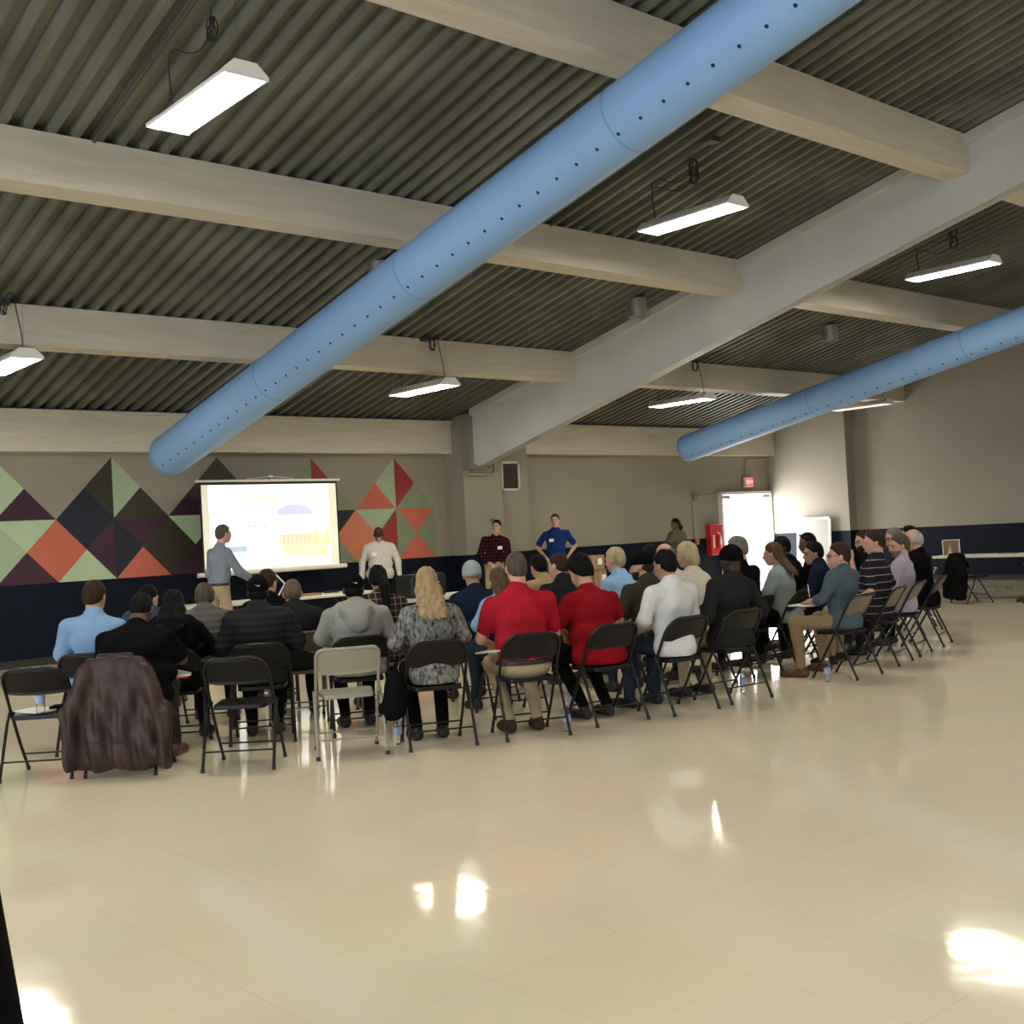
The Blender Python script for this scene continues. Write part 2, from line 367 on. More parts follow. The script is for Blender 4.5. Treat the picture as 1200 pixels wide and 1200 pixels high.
for i, (x_, y_, z_, lb) in enumerate(lamps):
    t = lampproto if i == 0 else copy_tree(lampproto)
    t.location = (x_, y_, z_)
    if i == 0: t.location.x += .02
    tag(t, lb or 'lit lamp hanging behind the viewer or past the picture edge', 'lamp', LG)
    if i == 6:
        for c_ in t.children:
            if c_.name.startswith('diffuser'):
                c_.data = c_.data.copy(); c_.data.materials[0] = mat('lamp_diffuser_dim', (.8, .78, .72), .5, emit=(1, .93, .8), estr=.6)
    # cable: rises from the lamp, hangs in a loose bow and ends in a coil under the deck
    m = MB()
    if y_ > 13:
        e = roof(y_-.42)-z_-.03
        pts = [(0, -.5, .1), (.0, -.5, e*.4), (-.03, -.47, e*.75), (-.04, -.44, e)]; cy, cx_ = -.5, -.18
    else:
        zr = roof(y_+.5)-z_
        pts = [(-.02, .5, .1), (-.02, .52, zr*.45), (-.02, .53, zr-.14), (.0, .47, zr-.06), (.03, .30, zr-.14), (.06, .15, zr-.16), (.08, .04, zr-.08)]; cy, cx_ = 0, .09
    zc = roof(y_+cy)-z_-.16
    cp = []
    for k in range(27):
        a = PI/2+k*2*PI/9; cp.append((cx_+.02*math.sin(a*1.3), cy+.055*math.cos(a), zc+.09*math.sin(a)))
    if y_ > 13: pts = cp[::-1]+[(cx_*.6, cy, zc+.15), (-.06, -.44, e+.01)]+pts[::-1][:]
    else: pts += cp+[(.09, cy, zc+.2)]
    P_ = [Vector(p) for p in pts]; Q = []
    for j in range(len(P_)-1):
        p0, p1, p2, p3 = P_[max(j-1, 0)], P_[j], P_[j+1], P_[min(j+2, len(P_)-1)]
        for u_ in (0, .33, .66):
            Q.append(.5*((2*p1)+(p2-p0)*u_+(2*p0-5*p1+4*p2-p3)*u_*u_+(-p0+3*p1-3*p2+p3)*u_**3))
    m.tube(Q, .0065, 5)
    MB().tube([(0, -.55, .1), (0, -.55, roof(y_-.55)-z_+.03)], .0015, 4).build('hanger_wire', cablem, t)
    m.build('cable', cablem, t)
def conduit(name, pts, r, lb, m_=condm, cat='conduit'):
    o = MB().tube(pts, r, 8).build(name, m_); tag(o, lb, cat); return o
def rl(x_, y0, y1, off): return [(x_, y0, roof(y0)-off), (x_, y1, roof(y1)-off)]
conduit('conduit', rl(3.93, 9.83, 3.5, .02), .02, 'dark conduit running along the deck above the big upper left lamp')
conduit('conduit', rl(9.4, 9.83, 6.8, .02), .02, 'dark conduit on the deck above the lamp between duct and girder')
for x_, y_, lb in ((9.82, 7.7, 'dark junction box on the deck between the long blue duct and the lamp'), (4.15, 13.2, 'dark junction box on the deck at the left picture edge'),
                   (10.0, 13.2, 'dark junction box on the deck above the lamp by the mural')):
    o = MB().box((x_, y_, roof(y_)-.03), (.14, .12, .06)).build('junction_box', condm); tag(o, lb, 'junction box')
# pendant cylinders
galv = mat('galvanised', (.42, .41, .38), .35, metal=.8, noise=.15, nscale=6)
for x_, y_, z_, lb in ((12.45, 11.3, 4.56, 'metal cylinder speaker hanging left of the white girder'), (17.35, 11.3, 4.55, 'metal cylinder speaker hanging beyond the girder, above the second duct'),
                       (7.93, 11.3, 4.58, 'metal cylinder speaker half hidden behind the long blue duct')):
    t = empty('pendant_speaker', (x_, y_, z_), 0, lb, 'speaker', 'pendant cylinders under the deck')
    m = MB().lathe([(.14, .26), (.14, .0)], n=28).lathe([(.0, .26), (.14, .26)], n=28, smooth=False).lathe([(.14, .0), (.125, .0)], n=28, smooth=False)
    m.lathe([(.125, .0), (.125, .05)], n=28).lathe([(.125, .05), (0, .05)], n=28, smooth=False).build('body', galv, t)
    MB().tube([(0, 0, .26), (0, 0, roof(y_)-z_)], .01, 6).build('stem', condm, t)
# perforated fabric ducts
ductm = mat('duct_blue', (.225, .405, .71), .6, noise=.03, nscale=2, bump=.1, bscale=6)
holem = mat('duct_hole', (.004, .012, .04), .8)
seamm = mat('duct_seam', (.17, .33, .60), .6)
def duct(X0, z0, s, r, yend, ang, first, lb):
    d = Vector((0, -1, s)).normalized(); o0 = Vector((X0, yend, z0-s*yend)); q = d.to_track_quat('Z', 'Y').to_matrix().to_4x4()
    L = (yend+4.7)/(-d.y)
    t = empty('air_duct', o0, 0, lb, 'air duct')
    m = MB(); prof = [(.0, 0), (r*.8, .02), (r*.94, .05), (r, .14)]
    zz = .14
    while zz < L: zz += .5; prof.append((r, min(zz, L)))
    m.lathe(prof, n=48, M4=q)
    side = Vector((math.cos(math.radians(ang)), 0, math.sin(math.radians(ang))))
    def radial(a):
        v = Vector((math.cos(a), 0, math.sin(a))); v = (v-d*v.dot(d)).normalized(); return v
    k = 0
    for a in (math.radians(ang), PI-math.radians(ang)):
        nrm = radial(a)
        l = first
        while l < L-.1:
            c = d*l+nrm*(r+.0015); t1 = d; t2 = nrm.cross(d)
            m.poly([c+t1*.017*math.cos(b_)+t2*.017*math.sin(b_) for b_ in [2*PI*j/10 for j in range(10)]], 1)
            l += .2565
    m.build('fabric_sleeve', [ductm, holem], t)
    for l in (.14, 3.3, 6.4, 9.5, 12.6):
        mm = MB().lathe([(r+.001, l), (r+.004, l+.004), (r+.004, l+.02), (r+.001, l+.024)], n=48, M4=q); mm.build('seam_ring', seamm, t)
    return t
duct(7.129, 6.342, .22, .30, 15.75, -134.6, .32, 'long sky blue fabric duct with a row of small holes crossing the hall diagonally')
duct(18.42, 6.0, .188, .28, 15.65, -130, .35, 'blue perforated fabric duct beyond the white girder, ending above the exit door')

# ------------------------------------------------------------------ implicit-surface modeller (numpy surface nets)
def R3(ax, deg): return np.array(Matrix.Rotation(math.radians(deg), 3, ax))
def sd_ell(P, c, r, R=None):
    q = P-np.asarray(c, np.float32)
    if R is not None: q = q @ R.astype(np.float32)
    r = np.asarray(r, np.float32)
    k0 = np.sqrt(((q/r)**2).sum(-1)); k1 = np.sqrt(((q/(r*r))**2).sum(-1))
    return k0*(k0-1)/np.maximum(k1, 1e-6)
def sd_cap(P, a, b_, ra, rb):
    a = np.asarray(a, np.float32); b_ = np.asarray(b_, np.float32); ab = b_-a; pa = P-a
    h = np.clip((pa@ab)/max(1e-9, float(ab@ab)), 0, 1)
    return np.sqrt(((pa-h[..., None]*ab)**2).sum(-1))-(ra+(rb-ra)*h)
def E_(c, r, R=None): return ('e', c, r, R)
def K_(a, b_, ra, rb=None): return ('k', a, b_, ra, ra if rb is None else rb)
def bounds(p, inf=0):
    if p[0] == 'e':
        m = max(p[2]) if p[3] is not None else None
        r = np.array([m]*3 if m else p[2])+inf; return np.array(p[1])-r, np.array(p[1])+r
    a, b_ = np.array(p[1]), np.array(p[2]); r = max(p[3], p[4])+inf
    return np.minimum(a, b_)-r, np.maximum(a, b_)+r
def grow(p, d, scale=None):
    if p[0] == 'e': return ('e', p[1], tuple(x+d for x in p[2]), p[3])
    return ('k', p[1], p[2], p[3]+d, p[4]+d)
def smin(a, b_, k):
    h = np.maximum(k-np.abs(a-b_), 0)/k
    return np.minimum(a, b_)-h*h*k*.25
def field_mesh(prims, h, k=.03, disp=None, clip=None, pad=.03):
    lo = np.min([bounds(p)[0] for p in prims], 0)-pad; hi = np.max([bounds(p)[1] for p in prims], 0)+pad
    n = np.ceil((hi-lo)/h).astype(int)+1
    ax = [np.float32(lo[i])+np.arange(n[i], dtype=np.float32)*np.float32(h) for i in range(3)]
    F = np.full(n, .12, np.float32)
    for p in prims:
        b0, b1 = bounds(p, .045+k)
        i0 = np.clip(((b0-lo)/h).astype(int), 0, n); i1 = np.clip(((b1-lo)/h).astype(int)+2, 0, n)
        sl = tuple(slice(a, b_) for a, b_ in zip(i0, i1))
        G = np.stack(np.meshgrid(*[ax[j][sl[j]] for j in range(3)], indexing='ij'), -1)
        d = sd_ell(G, p[1], p[2], p[3]) if p[0] == 'e' else sd_cap(G, p[1], p[2], p[3], p[4])
        F[sl] = smin(F[sl], d, k)
    if disp or clip:
        X, Y, Z = np.meshgrid(*ax, indexing='ij', sparse=True)
        if disp: F = F+disp(X, Y, Z).astype(np.float32)
        if clip: F = np.maximum(F, clip(X, Y, Z))
    F[0] = F[-1] = .1; F[:, 0] = F[:, -1] = .1; F[:, :, 0] = F[:, :, -1] = .1
    return surface_nets(F, lo, h)
def surface_nets(F, lo, h):
    n = np.array(F.shape); nc = n-1
    S_ = F < 0
    cnt = np.zeros(nc, np.float32); acc = np.zeros((*nc, 3), np.float32); quads = []
    cid = np.full(nc, -1, np.int64)
    edges = []
    for axn in range(3):
        sl0 = [slice(None)]*3; sl1 = [slice(None)]*3; sl0[axn] = slice(0, -1); sl1[axn] = slice(1, None)
        c = np.argwhere(S_[tuple(sl0)] != S_[tuple(sl1)])
        a = F[tuple(c.T)]; c1 = c.copy(); c1[:, axn] += 1; b_ = F[tuple(c1.T)]
        t = a/(a-b_); pos = c.astype(np.float32); pos[:, axn] += t
        u, v = (axn+1) % 3, (axn+2) % 3; cells = []
        for du, dv in ((0, 0), (-1, 0), (-1, -1), (0, -1)):
            q = c.copy(); q[:, u] += du; q[:, v] += dv; cells.append(q)
            np.add.at(cnt, tuple(q.T), 1); np.add.at(acc, tuple(q.T), pos)
        edges.append((cells, a < 0))
    act = np.argwhere(cnt > 0); cid[tuple(act.T)] = np.arange(len(act))
    V = acc[tuple(act.T)]/cnt[tuple(act.T)][:, None]*h+lo
    for cells, ins in edges:
        q = np.stack([cid[tuple(c.T)] for c in cells], 1)
        q[~ins] = q[~ins][:, ::-1]; quads.append(q)
    return V, np.concatenate(quads)
def npmesh(name, V, Q, m, parent=None):
    me = bpy.data.meshes.new(name)
    me.vertices.add(len(V)); me.vertices.foreach_set('co', V.astype(np.float32).ravel())
    me.loops.add(len(Q)*4); me.loops.foreach_set('vertex_index', Q.astype(np.int32).ravel())
    me.polygons.add(len(Q)); me.polygons.foreach_set('loop_start', np.arange(0, len(Q)*4, 4, dtype=np.int32))
    me.polygons.foreach_set('use_smooth', np.ones(len(Q), bool))
    me.materials.append(m); me.update(calc_edges=True)
    o = bpy.data.objects.new(name, me); COL.objects.link(o)
    if parent: o.parent = parent
    return o
def folds(amp, seed, fx=9, fz=14):
    r = random.Random(seed); w_ = [(r.uniform(-fx, fx), r.uniform(-fx, fx), r.uniform(.4, 1)*fz*r.choice((-1, 1)), r.uniform(0, 6)) for _ in range(5)]
    def f(X, Y, Z): return sum(np.sin(a*X*3+b_*Y*3+c*Z+d) for a, b_, c, d in w_)*(amp/2.2)
    return f

# ------------------------------------------------------------------ people
SK = {k: mat('skin_'+k, c, .5, spec=.35, noise=.06, nscale=30) for k, c in dict(
    light=(.52, .30, .21), pink=(.56, .30, .22), tan=(.38, .21, .13), brown=(.13, .065, .038), dark=(.045, .024, .016)).items()}
HR = {k: mat('hair_'+k, c, .6, spec=.12, col2=tuple(x*.55 for x in c), nscale=30, stretch=(1, 1, .06), bump=.6, bscale=90) for k, c in dict(
    black=(.006, .0055, .005), brown=(.045, .026, .015), light_brown=(.11, .065, .035), blonde=(.42, .29, .15), pale_blonde=(.55, .43, .24),
    grey=(.20, .185, .16), white=(.5, .48, .43), stubble=(.16, .11, .08), grey_brown=(.10, .08, .06)).items()}
eyem = mat('eye_dark', (.02, .015, .012), .3); lipm = mat('lip', (.35, .13, .10), .5)
metal_dark = mat('glasses_frame', (.015, .015, .015), .3)
paperw = mat('white_paper', (.80, .78, .72), .7)
swoosh_m = mat('logo_white', (.85, .85, .85), .6)
def npv(*a): return np.array(a, float)
def person(label, x, y, head, ztop, shirt, pants, skin='light', hair='short', hairc='brown', heading=None, pose='sit', build=1.0, fat=0.0, fem=False,
           sleeve='long', lean=6, hyaw=0, hpitch=8, arms=None, legs='fwd', collar=True, hood=False, jacket=None, vox=.012, group=None,
           beard=None, glasses=False, face=False, tagm=False, shoe=None, puffy=False, belt=None, shades=False, side=0, capm=None, logo=False, foldamp=.009, waistband=True):
    t = empty('person', (x, y, 0), math.radians(head-90), label, 'person', group)
    zp = .53 if pose == 'sit' else .985*ztop/1.76
    top0 = .775 if pose == 'sit' else .79
    kz = (ztop-zp)/top0
    hs = (.95 if fem else 1.0)
    W = build*(.93 if fem else 1.0)
    L = math.radians(lean)
    bend = R3('X', -lean) @ R3('Y', side)
    def U(x_, y_, z_):       # upper body point, z measured from the pelvis
        f = min(1, max(0, z_/.35)); v = npv(x_*W, y_, z_*kz)
        return npv(0, 0, zp)+(bend @ v)
    B = [];  C_ = []         # body prims, shirt prims
    tors = [E_(U(0, 0, .02), (.165*W+fat*.5, .125+fat*.4, .13)), E_(U(0, .02, .15), (.15*W+fat, .11+fat, .15*kz)), E_(U(0, 0, .33), (.165*W+fat*.5, .118+fat*.4, .17*kz)),
            K_(U(-.125, -.008, .425), U(.125, -.008, .425), .066), K_(U(-.10, -.012, .44), U(0, -.012, .505), .052), K_(U(.10, -.012, .44), U(0, -.012, .505), .052)]
    if fem: tors += [E_(U(-.07, .10, .30), (.06, .05, .06)), E_(U(.07, .10, .30), (.06, .05, .06))]
    # arms
    sh = [U(s*(.185 if not fem else .17), -.005, .425) for s in (-1, 1)]
    if arms is None: arms = 'lap'
    if isinstance(arms, str): arms = (arms, arms)
    A = []
    kx_ = .13
    for i, s in enumerate((-1, 1)):
        a = arms[i]; S0 = sh[i]
        if pose == 'sit':
            dflt = {'lap': (npv(s*.25*W+s*fat*.5, S0[1]-.02+.06, zp+.22), npv(s*.10, .30, .66)),
                    'knee': (npv(s*.26*W, S0[1]+.10, zp+.19), npv(s*.13, .40, .645)),
                    'side': (npv(s*.27*W+s*fat, S0[1]-.05, zp+.20), npv(s*.22, .22, .62)),
                    'fold': (npv(s*.25*W, S0[1]+.08, zp+.22), npv(-s*.06, S0[1]+.19+fat, zp+.26)),
                    'chin': (npv(s*.20*W, S0[1]+.20, zp+.20), npv(s*.05, S0[1]+.24, zp+.46)),
                    'pad': (npv(s*.24*W, S0[1]+.10, zp+.20), npv(s*.05, .34, .70))}
        else:
            dflt = {'down': (npv(s*(.235*W+fat), S0[1]-.02, zp+.17), npv(s*(.25*W+fat), S0[1]+.06, zp-.07)),
                    'hip': (npv(s*(.33*W), S0[1]-.05, zp+.20), npv(s*(.20*W), S0[1]+.07, zp+.03)),
                    'fold': (npv(s*.24*W, S0[1]+.05, zp+.20), npv(-s*.08, S0[1]+.20, zp+.25)),
                    'point': (npv(s*.27, S0[1]+.08, zp+.18), npv(s*.31, S0[1]+.38, zp-.0)),
                    'front': (npv(s*.25*W, S0[1]+.04, zp+.18), npv(s*.08, S0[1]+.20, zp+.02))}
        E0, W0 = dflt[a] if isinstance(a, str) else (npv(*a[0]), npv(*a[1]))
        A.append((S0, E0, W0))
    am = 1.0 if not fem else .85
    for i, (S0, E0, W0) in enumerate(A):
        B += [K_(S0, E0, .047*am, .038*am), K_(E0, W0, .038*am, .026*am)]
    # hands
    for i, s in enumerate((-1, 1)):
        S0, E0, W0 = A[i]; d = (W0-E0)/np.linalg.norm(W0-E0)
        dn = npv(0, 0, -1) if abs(d[2]) < .8 else npv(-s, 0, 0)
        if pose == 'sit' and W0[2] < .75: d = npv(d[0]*.6, max(d[1], .2), -.25); d /= np.linalg.norm(d)
        lat = np.cross(d, dn); lat /= np.linalg.norm(lat); pn = np.cross(lat, d); pn = pn if pn@dn > 0 else -pn
        g = .92 if fem else 1.0
        c = W0+d*.045*g
        Rm_ = np.stack([lat, d, pn], 1)
        B.append(E_(c, (.041*g, .052*g, .017*g), Rm_))
        tside = -s if abs(d[2]) < .8 else 1
        if (lat*npv(1, 0, 0)).sum()*tside < 0 and abs(d[2]) < .8: lat = -lat
        if abs(d[2]) < .8: lat = lat*(1 if lat[0]*(-s) > 0 else -1)
        for j, (o_, l_) in enumerate(((.030, .068), (.010, .078), (-.010, .073), (-.029, .056))):
            b0 = W0+d*.082*g+lat*o_*g; b1 = b0+(d*.82+pn*.35)*l_*.5*g; b2 = b1+(d*.4+pn*.9)*l_*.45*g
            B += [K_(b0, b1, .0092*g, .0085*g), K_(b1, b2, .0085*g, .0072*g)]
        t0 = W0+d*.03*g+lat*.032*g; t1 = t0+(d*.6+lat*.7+pn*.2)*.038*g; t2 = t1+(d*.9+pn*.3)*.03*g
        B += [K_(t0, t1, .0115*g, .010*g), K_(t1, t2, .010*g, .008*g)]
    # legs
    G_ = []
    shoes = []
    for s in (-1, 1):
        if pose == 'sit':
            hip = npv(s*.09, .03, zp-.015)
            opt = {'fwd': ((s*.13, .43, .53), (s*.14, .43, .10), 0), 'back': ((s*.14, .40, .50), (s*.11, .10, .11), -12), 'wide': ((s*.21, .40, .52), (s*.22, .36, .10), 0),
                   'under': ((s*.12, .42, .52), (s*.10, .27, .10), 0), 'long': ((s*.11, .45, .50), (s*.11, .62, .11), 20),
                   'cross': ((.02+s*.07, .44, .55+.05*(s > 0)), ((.10, .36, .10) if s < 0 else (-.07, .52, .25)), 0)}[legs]
            kn, an = npv(*opt[0]), npv(*opt[1])
        else:
            q = ztop/1.76; hip = npv(s*.09, 0, zp-.02); kn = npv(s*.10, .01, .50*q); an = npv(s*.11, -.03, .10)
            if legs == 'step': an = npv(s*.12, -.03+s*.12, .10); kn = npv(s*.11, .02+s*.07, .5*q)
        tw = (.080 if not fem else .082)+fat*.2
        G_ += [K_(hip, kn, tw, .058), K_(kn, an, .056, .040)]
        B += [K_(hip, kn, tw-.012, .046), K_(kn, an, .044, .030)]
        fd = npv(s*.12, 1, 0); fd /= np.linalg.norm(fd); z0 = an[2]-.10
        if pose == 'sit' and legs == 'cross' and s > 0: z0 = an[2]-.09
        heel = npv(an[0], an[1]-.035, z0+.04); ball = npv(an[0], an[1], z0+.032)+fd*.13; toe = npv(an[0], an[1], z0+.026)+fd*.19
        B += [K_(npv(*an), npv(an[0], an[1]-.01, z0+.05), .032, .03), K_(npv(an[0], an[1]-.02, z0+.045), ball, .026, .02)]
        shoes.append([K_(heel, ball, .043, .042), K_(ball, toe, .042, .028), K_(heel+npv(0, .02, .02), npv(an[0], an[1], z0+.09), .043, .042)])
    G_.append(E_(npv(0, 0, zp-.02), (.162*W+fat*.5, .130+fat*.4, .105 if pose == 'sit' else .14)))
    # head frame
    nk = U(0, -.012, .47); hc = U(0, .03+.0, 0.0); hc = U(0, .030, (ztop-zp)/kz-.118*hs/kz) if False else None
    topv = U(0, .03, top0); Hc = topv-npv(0, 0, .118*hs)
    Hc[2] = ztop-.118*hs if pose == 'stand' or lean < 14 else min(ztop, topv[2]+.02)-.118*hs
    Rh = R3('Z', hyaw) @ R3('X', -hpitch)
    def Hp(x_, y_, z_): return Hc+Rh @ (npv(x_, y_, z_)*hs)
    hp = lambda c, r: E_(Hp(*c), tuple(v*hs for v in r), Rh)
    headp = [hp((0, -.012, .022), (.076, .097, .096)), hp((0, .028, -.035), (.060, .066, .085)), hp((0, .052, -.092), (.034, .036, .028)),
             K_(Hp(0, .095, 0), Hp(0, .110, -.033), .008, .0125), hp((-.078, -.004, -.015), (.010, .02, .03)), hp((.078, -.004, -.015), (.010, .02, .03)),
             hp((0, .08, .022), (.05, .014, .010)), hp((0, .093, -.062), (.022, .010, .009))]
    nr = .060 if not fem else .047
    neck = [K_(nk, Hp(0, -.022, -.06), nr*(1+fat), nr*.96)]
    B += [grow(p, -.014) for p in tors]+neck
    V, Q = field_mesh(B+headp, vox, k=.018)
    npmesh('body', V, Q, SK[skin], t)
    # shirt
    inf = .010 if not puffy else .03
    T = [grow(p, inf) for p in tors]
    for S0, E0, W0 in A:
        if sleeve == 'long': T += [K_(S0, E0, .056*am+inf, .047*am+inf), K_(E0, W0-(W0-E0)*.06, .047*am+inf, .034*am+inf*.6)]
        elif sleeve == 'roll': T += [K_(S0, E0, .056*am+inf, .047*am+inf), K_(E0, E0+(W0-E0)*.25, .047*am+inf, .044*am+inf)]
        elif sleeve == 'short': T += [K_(S0, S0+(E0-S0)*.72, .058*am+inf, .052*am+inf)]
    if not belt: T += [E_(U(0, 0, -.02), (.178*W+fat*.6+inf, .150+fat*.5+inf, .15))]
    if collar:
        cz = U(0, -.006, .517); T += [K_(U(0, -.014, .47), cz, .066+.3*inf, .063+.3*inf)] if not fem else [K_(U(0, -.016, .46), U(0, -.014, .495), .055, .052)]
    if hood: T += [E_(U(0, -.105-fat*.5, .455), (.135, .065, .075)), E_(U(0, -.150-fat*.5, .365), (.085, .040, .095)), K_(U(-.10, -.02, .50), U(.0, -.07, .515), .045), K_(U(.10, -.02, .50), U(.0, -.07, .515), .045)]
    zb = zp+.03 if belt else zp-(.080 if pose == 'sit' else .11)
    fo = folds(foldamp, hash(label) % 1000 if False else len(label)*7+int(x*10))
    if puffy:
        def dsp(X, Y, Z): return fo(X, Y, Z)*.5-np.abs(np.sin(Z*PI/.055))*.010+.006
    else: dsp = fo
    V, Q = field_mesh(T, max(.0095, vox), k=.035, disp=dsp, clip=lambda X, Y, Z: (zb-Z)+0*X+0*Y)
    npmesh('jacket' if jacket else 'shirt', V, Q, shirt, t)
    # trousers and shoes
    V, Q = field_mesh([grow(p, .006) for p in G_], .013, k=.03, disp=folds(.004, int(y*31)+3, 6, 20))
    npmesh('trousers', V, Q, pants, t)
    shm = shoe or mat('black_shoe', (.015, .013, .012), .5)
    for sp in shoes:
        lowz = min(min(p[1][2], p[2][2]) for p in sp)-.026
        V, Q = field_mesh(sp, .009, k=.015, clip=lambda X, Y, Z: (max(.002, lowz)-Z)+0*X+0*Y); npmesh('shoe', V, Q, shm, t)
    if belt:
        V, Q = field_mesh([grow(tors[0], .013), grow(tors[1], .013), grow(G_[-1], .014)], .009, k=.03, clip=lambda X, Y, Z: np.abs(Z-(zp+.018))-.018+0*X+0*Y); npmesh('belt', V, Q, belt, t)
    # hair
    hm = HR[hairc]
    def hair_net(prims, fcut, name='hair', m=hm, h=.007, k=.02, amp=.0035, fr=70):
        Ri = Rh.T.astype(np.float32)
        def dd(X, Y, Z):
            lx = (X-Hc[0])*Ri[0, 0]+(Y-Hc[1])*Ri[0, 1]+(Z-Hc[2])*Ri[0, 2]; ly = (X-Hc[0])*Ri[1, 0]+(Y-Hc[1])*Ri[1, 1]+(Z-Hc[2])*Ri[1, 2]
            return amp*np.sin(lx*fr+1)*np.cos(ly*fr*.8+2)
        def cl(X, Y, Z):
            x0, y0, z0_ = X-Hc[0], Y-Hc[1], Z-Hc[2]
            l = [(x0*Ri[i, 0]+y0*Ri[i, 1]+z0_*Ri[i, 2])/hs for i in range(3)]
            return fcut(*l)*hs
        V, Q = field_mesh(prims, h, k=k, disp=dd, clip=cl); return npmesh(name, V, Q, m, t)
    line = lambda lx, ly, lz: np.maximum((ly-.052)*.80-(lz-.055)*.60, np.maximum(-(lz+.075), (ly-.010)*.7-(lz-.0)*.72))   # hair where below 0
    fullc = hp((0, -.014, .024), (.084, .106, .106))
    if hair == 'short': hair_net([fullc, hp((0, -.03, -.02), (.079, .085, .07))], line)
    elif hair == 'curly': hair_net([hp((0, -.014, .03), (.094, .114, .115)), hp((0, -.04, -.02), (.088, .09, .08))], line, amp=.008, fr=110)
    elif hair == 'buzz': hair_net([hp((0, -.013, .023), (.079, .100, .100)), hp((0, -.03, -.02), (.074, .082, .07))], line, amp=.0008)
    elif hair == 'ring': hair_net([hp((0, -.016, .01), (.083, .104, .09)), hp((0, -.03, -.02), (.079, .085, .07))], lambda a, b_, c: np.maximum(line(a, b_, c), (c-.068)+(b_+.1)*.25))
    elif hair in ('long', 'longer'):
        ln = .34 if hair == 'long' else .50
        fc = lambda a, b_, c: np.maximum((b_-.055)*.75-(c-.05)*.66, np.where(c < .04, (b_-.028)-np.maximum(0, np.abs(a)-.066)*.9, -1))
        q0, q1 = .47, .47-ln+.12
        ps = [fullc, hp((0, -.05, -.06), (.090, .075, .11)), E_(Hp(0, -.05, -.12)+npv(0, -.02, 0), (.098, .055, .12))]
        for ox, oe in ((-.06, .03), (.06, 0), (0, -.05), (-.03, -.02), (.03, .02)):
            p0 = Hp(ox, -.062, -.06); p1 = U(ox*1.05, -.125-fat*.6, q0-.05); p2 = U(ox*.75, -.160-fat*.6, q1+oe)
            ps += [K_(p0, p1, .046, .040), K_(p1, p2, .040, .016)]
        hair_net(ps, fc, h=.008, amp=.004, fr=120)
    elif hair == 'bob':
        fc = lambda a, b_, c: np.maximum((b_-.055)*.75-(c-.05)*.66, np.where(c < .04, (b_-.03)-np.maximum(0, np.abs(a)-.066)*.9, -1))
        hair_net([hp((0, -.014, .026), (.092, .112, .110)), hp((0, -.035, -.05), (.098, .092, .085)), hp((0, -.045, -.09), (.080, .070, .045))], fc, amp=.004, fr=110)
    elif hair == 'ponytail':
        hair_net([fullc, hp((0, -.035, -.02), (.082, .09, .075)), K_(Hp(.0, -.11, .01), Hp(.03, -.15, -.10), .035, .045), K_(Hp(.03, -.15, -.10), U(.03, -.165-fat*.6, .24), .045, .020)],
                 lambda a, b_, c: np.where(b_ < -.09, -1., line(a, b_, c)), amp=.006, fr=100)
    if hair in ('cap', 'beanie') or capm:
        hm2 = capm or mat('cap_black', (.0045, .0045, .005), .9, spec=.05)
        if hair == 'cap':
            hair_net([hp((0, -.03, -.02), (.079, .085, .07))], line)
            o = hair_net([hp((0, -.014, .034), (.087, .110, .100))], lambda a, b_, c: -(c-.012)+b_*.1, 'cap', hm2, amp=0)
            V, Q = field_mesh([E_(Hp(0, .115, .018), (.072, .075, .0085), Rh)], .006, pad=.02); npmesh('cap_brim', V, Q, hm2, o)
        else: o = hair_net([hp((0, -.014, .036), (.088, .110, .098)), hp((0, -.03, 0), (.086, .095, .06))], lambda a, b_, c: -(c-.0)+b_*.25, 'knit_cap', hm2, amp=.001, fr=200)
        if logo:
            pts = [(-.5, .08), (-.42, -.1), (-.3, -.2), (-.12, -.16), (.1, -.05), (.5, .16), (.1, -.10), (-.15, -.27), (-.35, -.33), (-.48, -.2)]
            q = []
            for a, c in pts:
                lx = -a*.042; lz = .045+c*.042*.9; rr = 1-(lz-.034)**2/.1**2-(lx/.087)**2; ly = -.014-.110*math.sqrt(max(rr, 0))-.002
                q.append(Hp(lx, ly, lz))
            m_ = MB(); 
            for j in range(4): m_.add([q[j], q[j+1], q[9-j-1], q[9-j]], [(0, 1, 2, 3)])
            m_.add([q[4], q[5], q[6]], [(0, 1, 2)]) if False else None
            m_.add([q[3], q[4], q[5], q[6]], [(0, 1, 2, 3)])
            m_.build('logo', swoosh_m, o)
    # face
    if face or glasses:
        for s in (-1, 1):
            V, Q = field_mesh([E_(Hp(s*.031, .080, .004), (.014*hs, .010*hs, .008*hs), Rh)], .004, pad=.012); npmesh('eye', V, Q, eyem, t)
            MB().tube([Hp(s*.016, .094, .021), Hp(s*.032, .093, .026), Hp(s*.048, .081, .020)], .0035, 5).build('eyebrow', HR['black' if hairc in ('black',) else 'brown'], t)
        MB().tube([Hp(-.022, .098, -.062), Hp(-.008, .1035, -.060), Hp(.008, .1035, -.060), Hp(.022, .098, -.062)], .004, 5).build('lips', lipm, t)
    if glasses:
        m_ = MB()
        for s in (-1, 1):
            m_.tube([Hp(s*.033+.023*math.cos(a), .100, .002+.017*math.sin(a)) for a in [2*PI*k/14 for k in range(14)]], .0022, 5, closed=True)
            m_.tube([Hp(s*.056, .100, .006), Hp(s*.080, .03, .008), Hp(s*.082, -.01, .0)], .002, 5)
        m_.tube([Hp(-.010, .101, .004), Hp(.010, .101, .004)], .002, 5); m_.build('glasses', metal_dark, t)
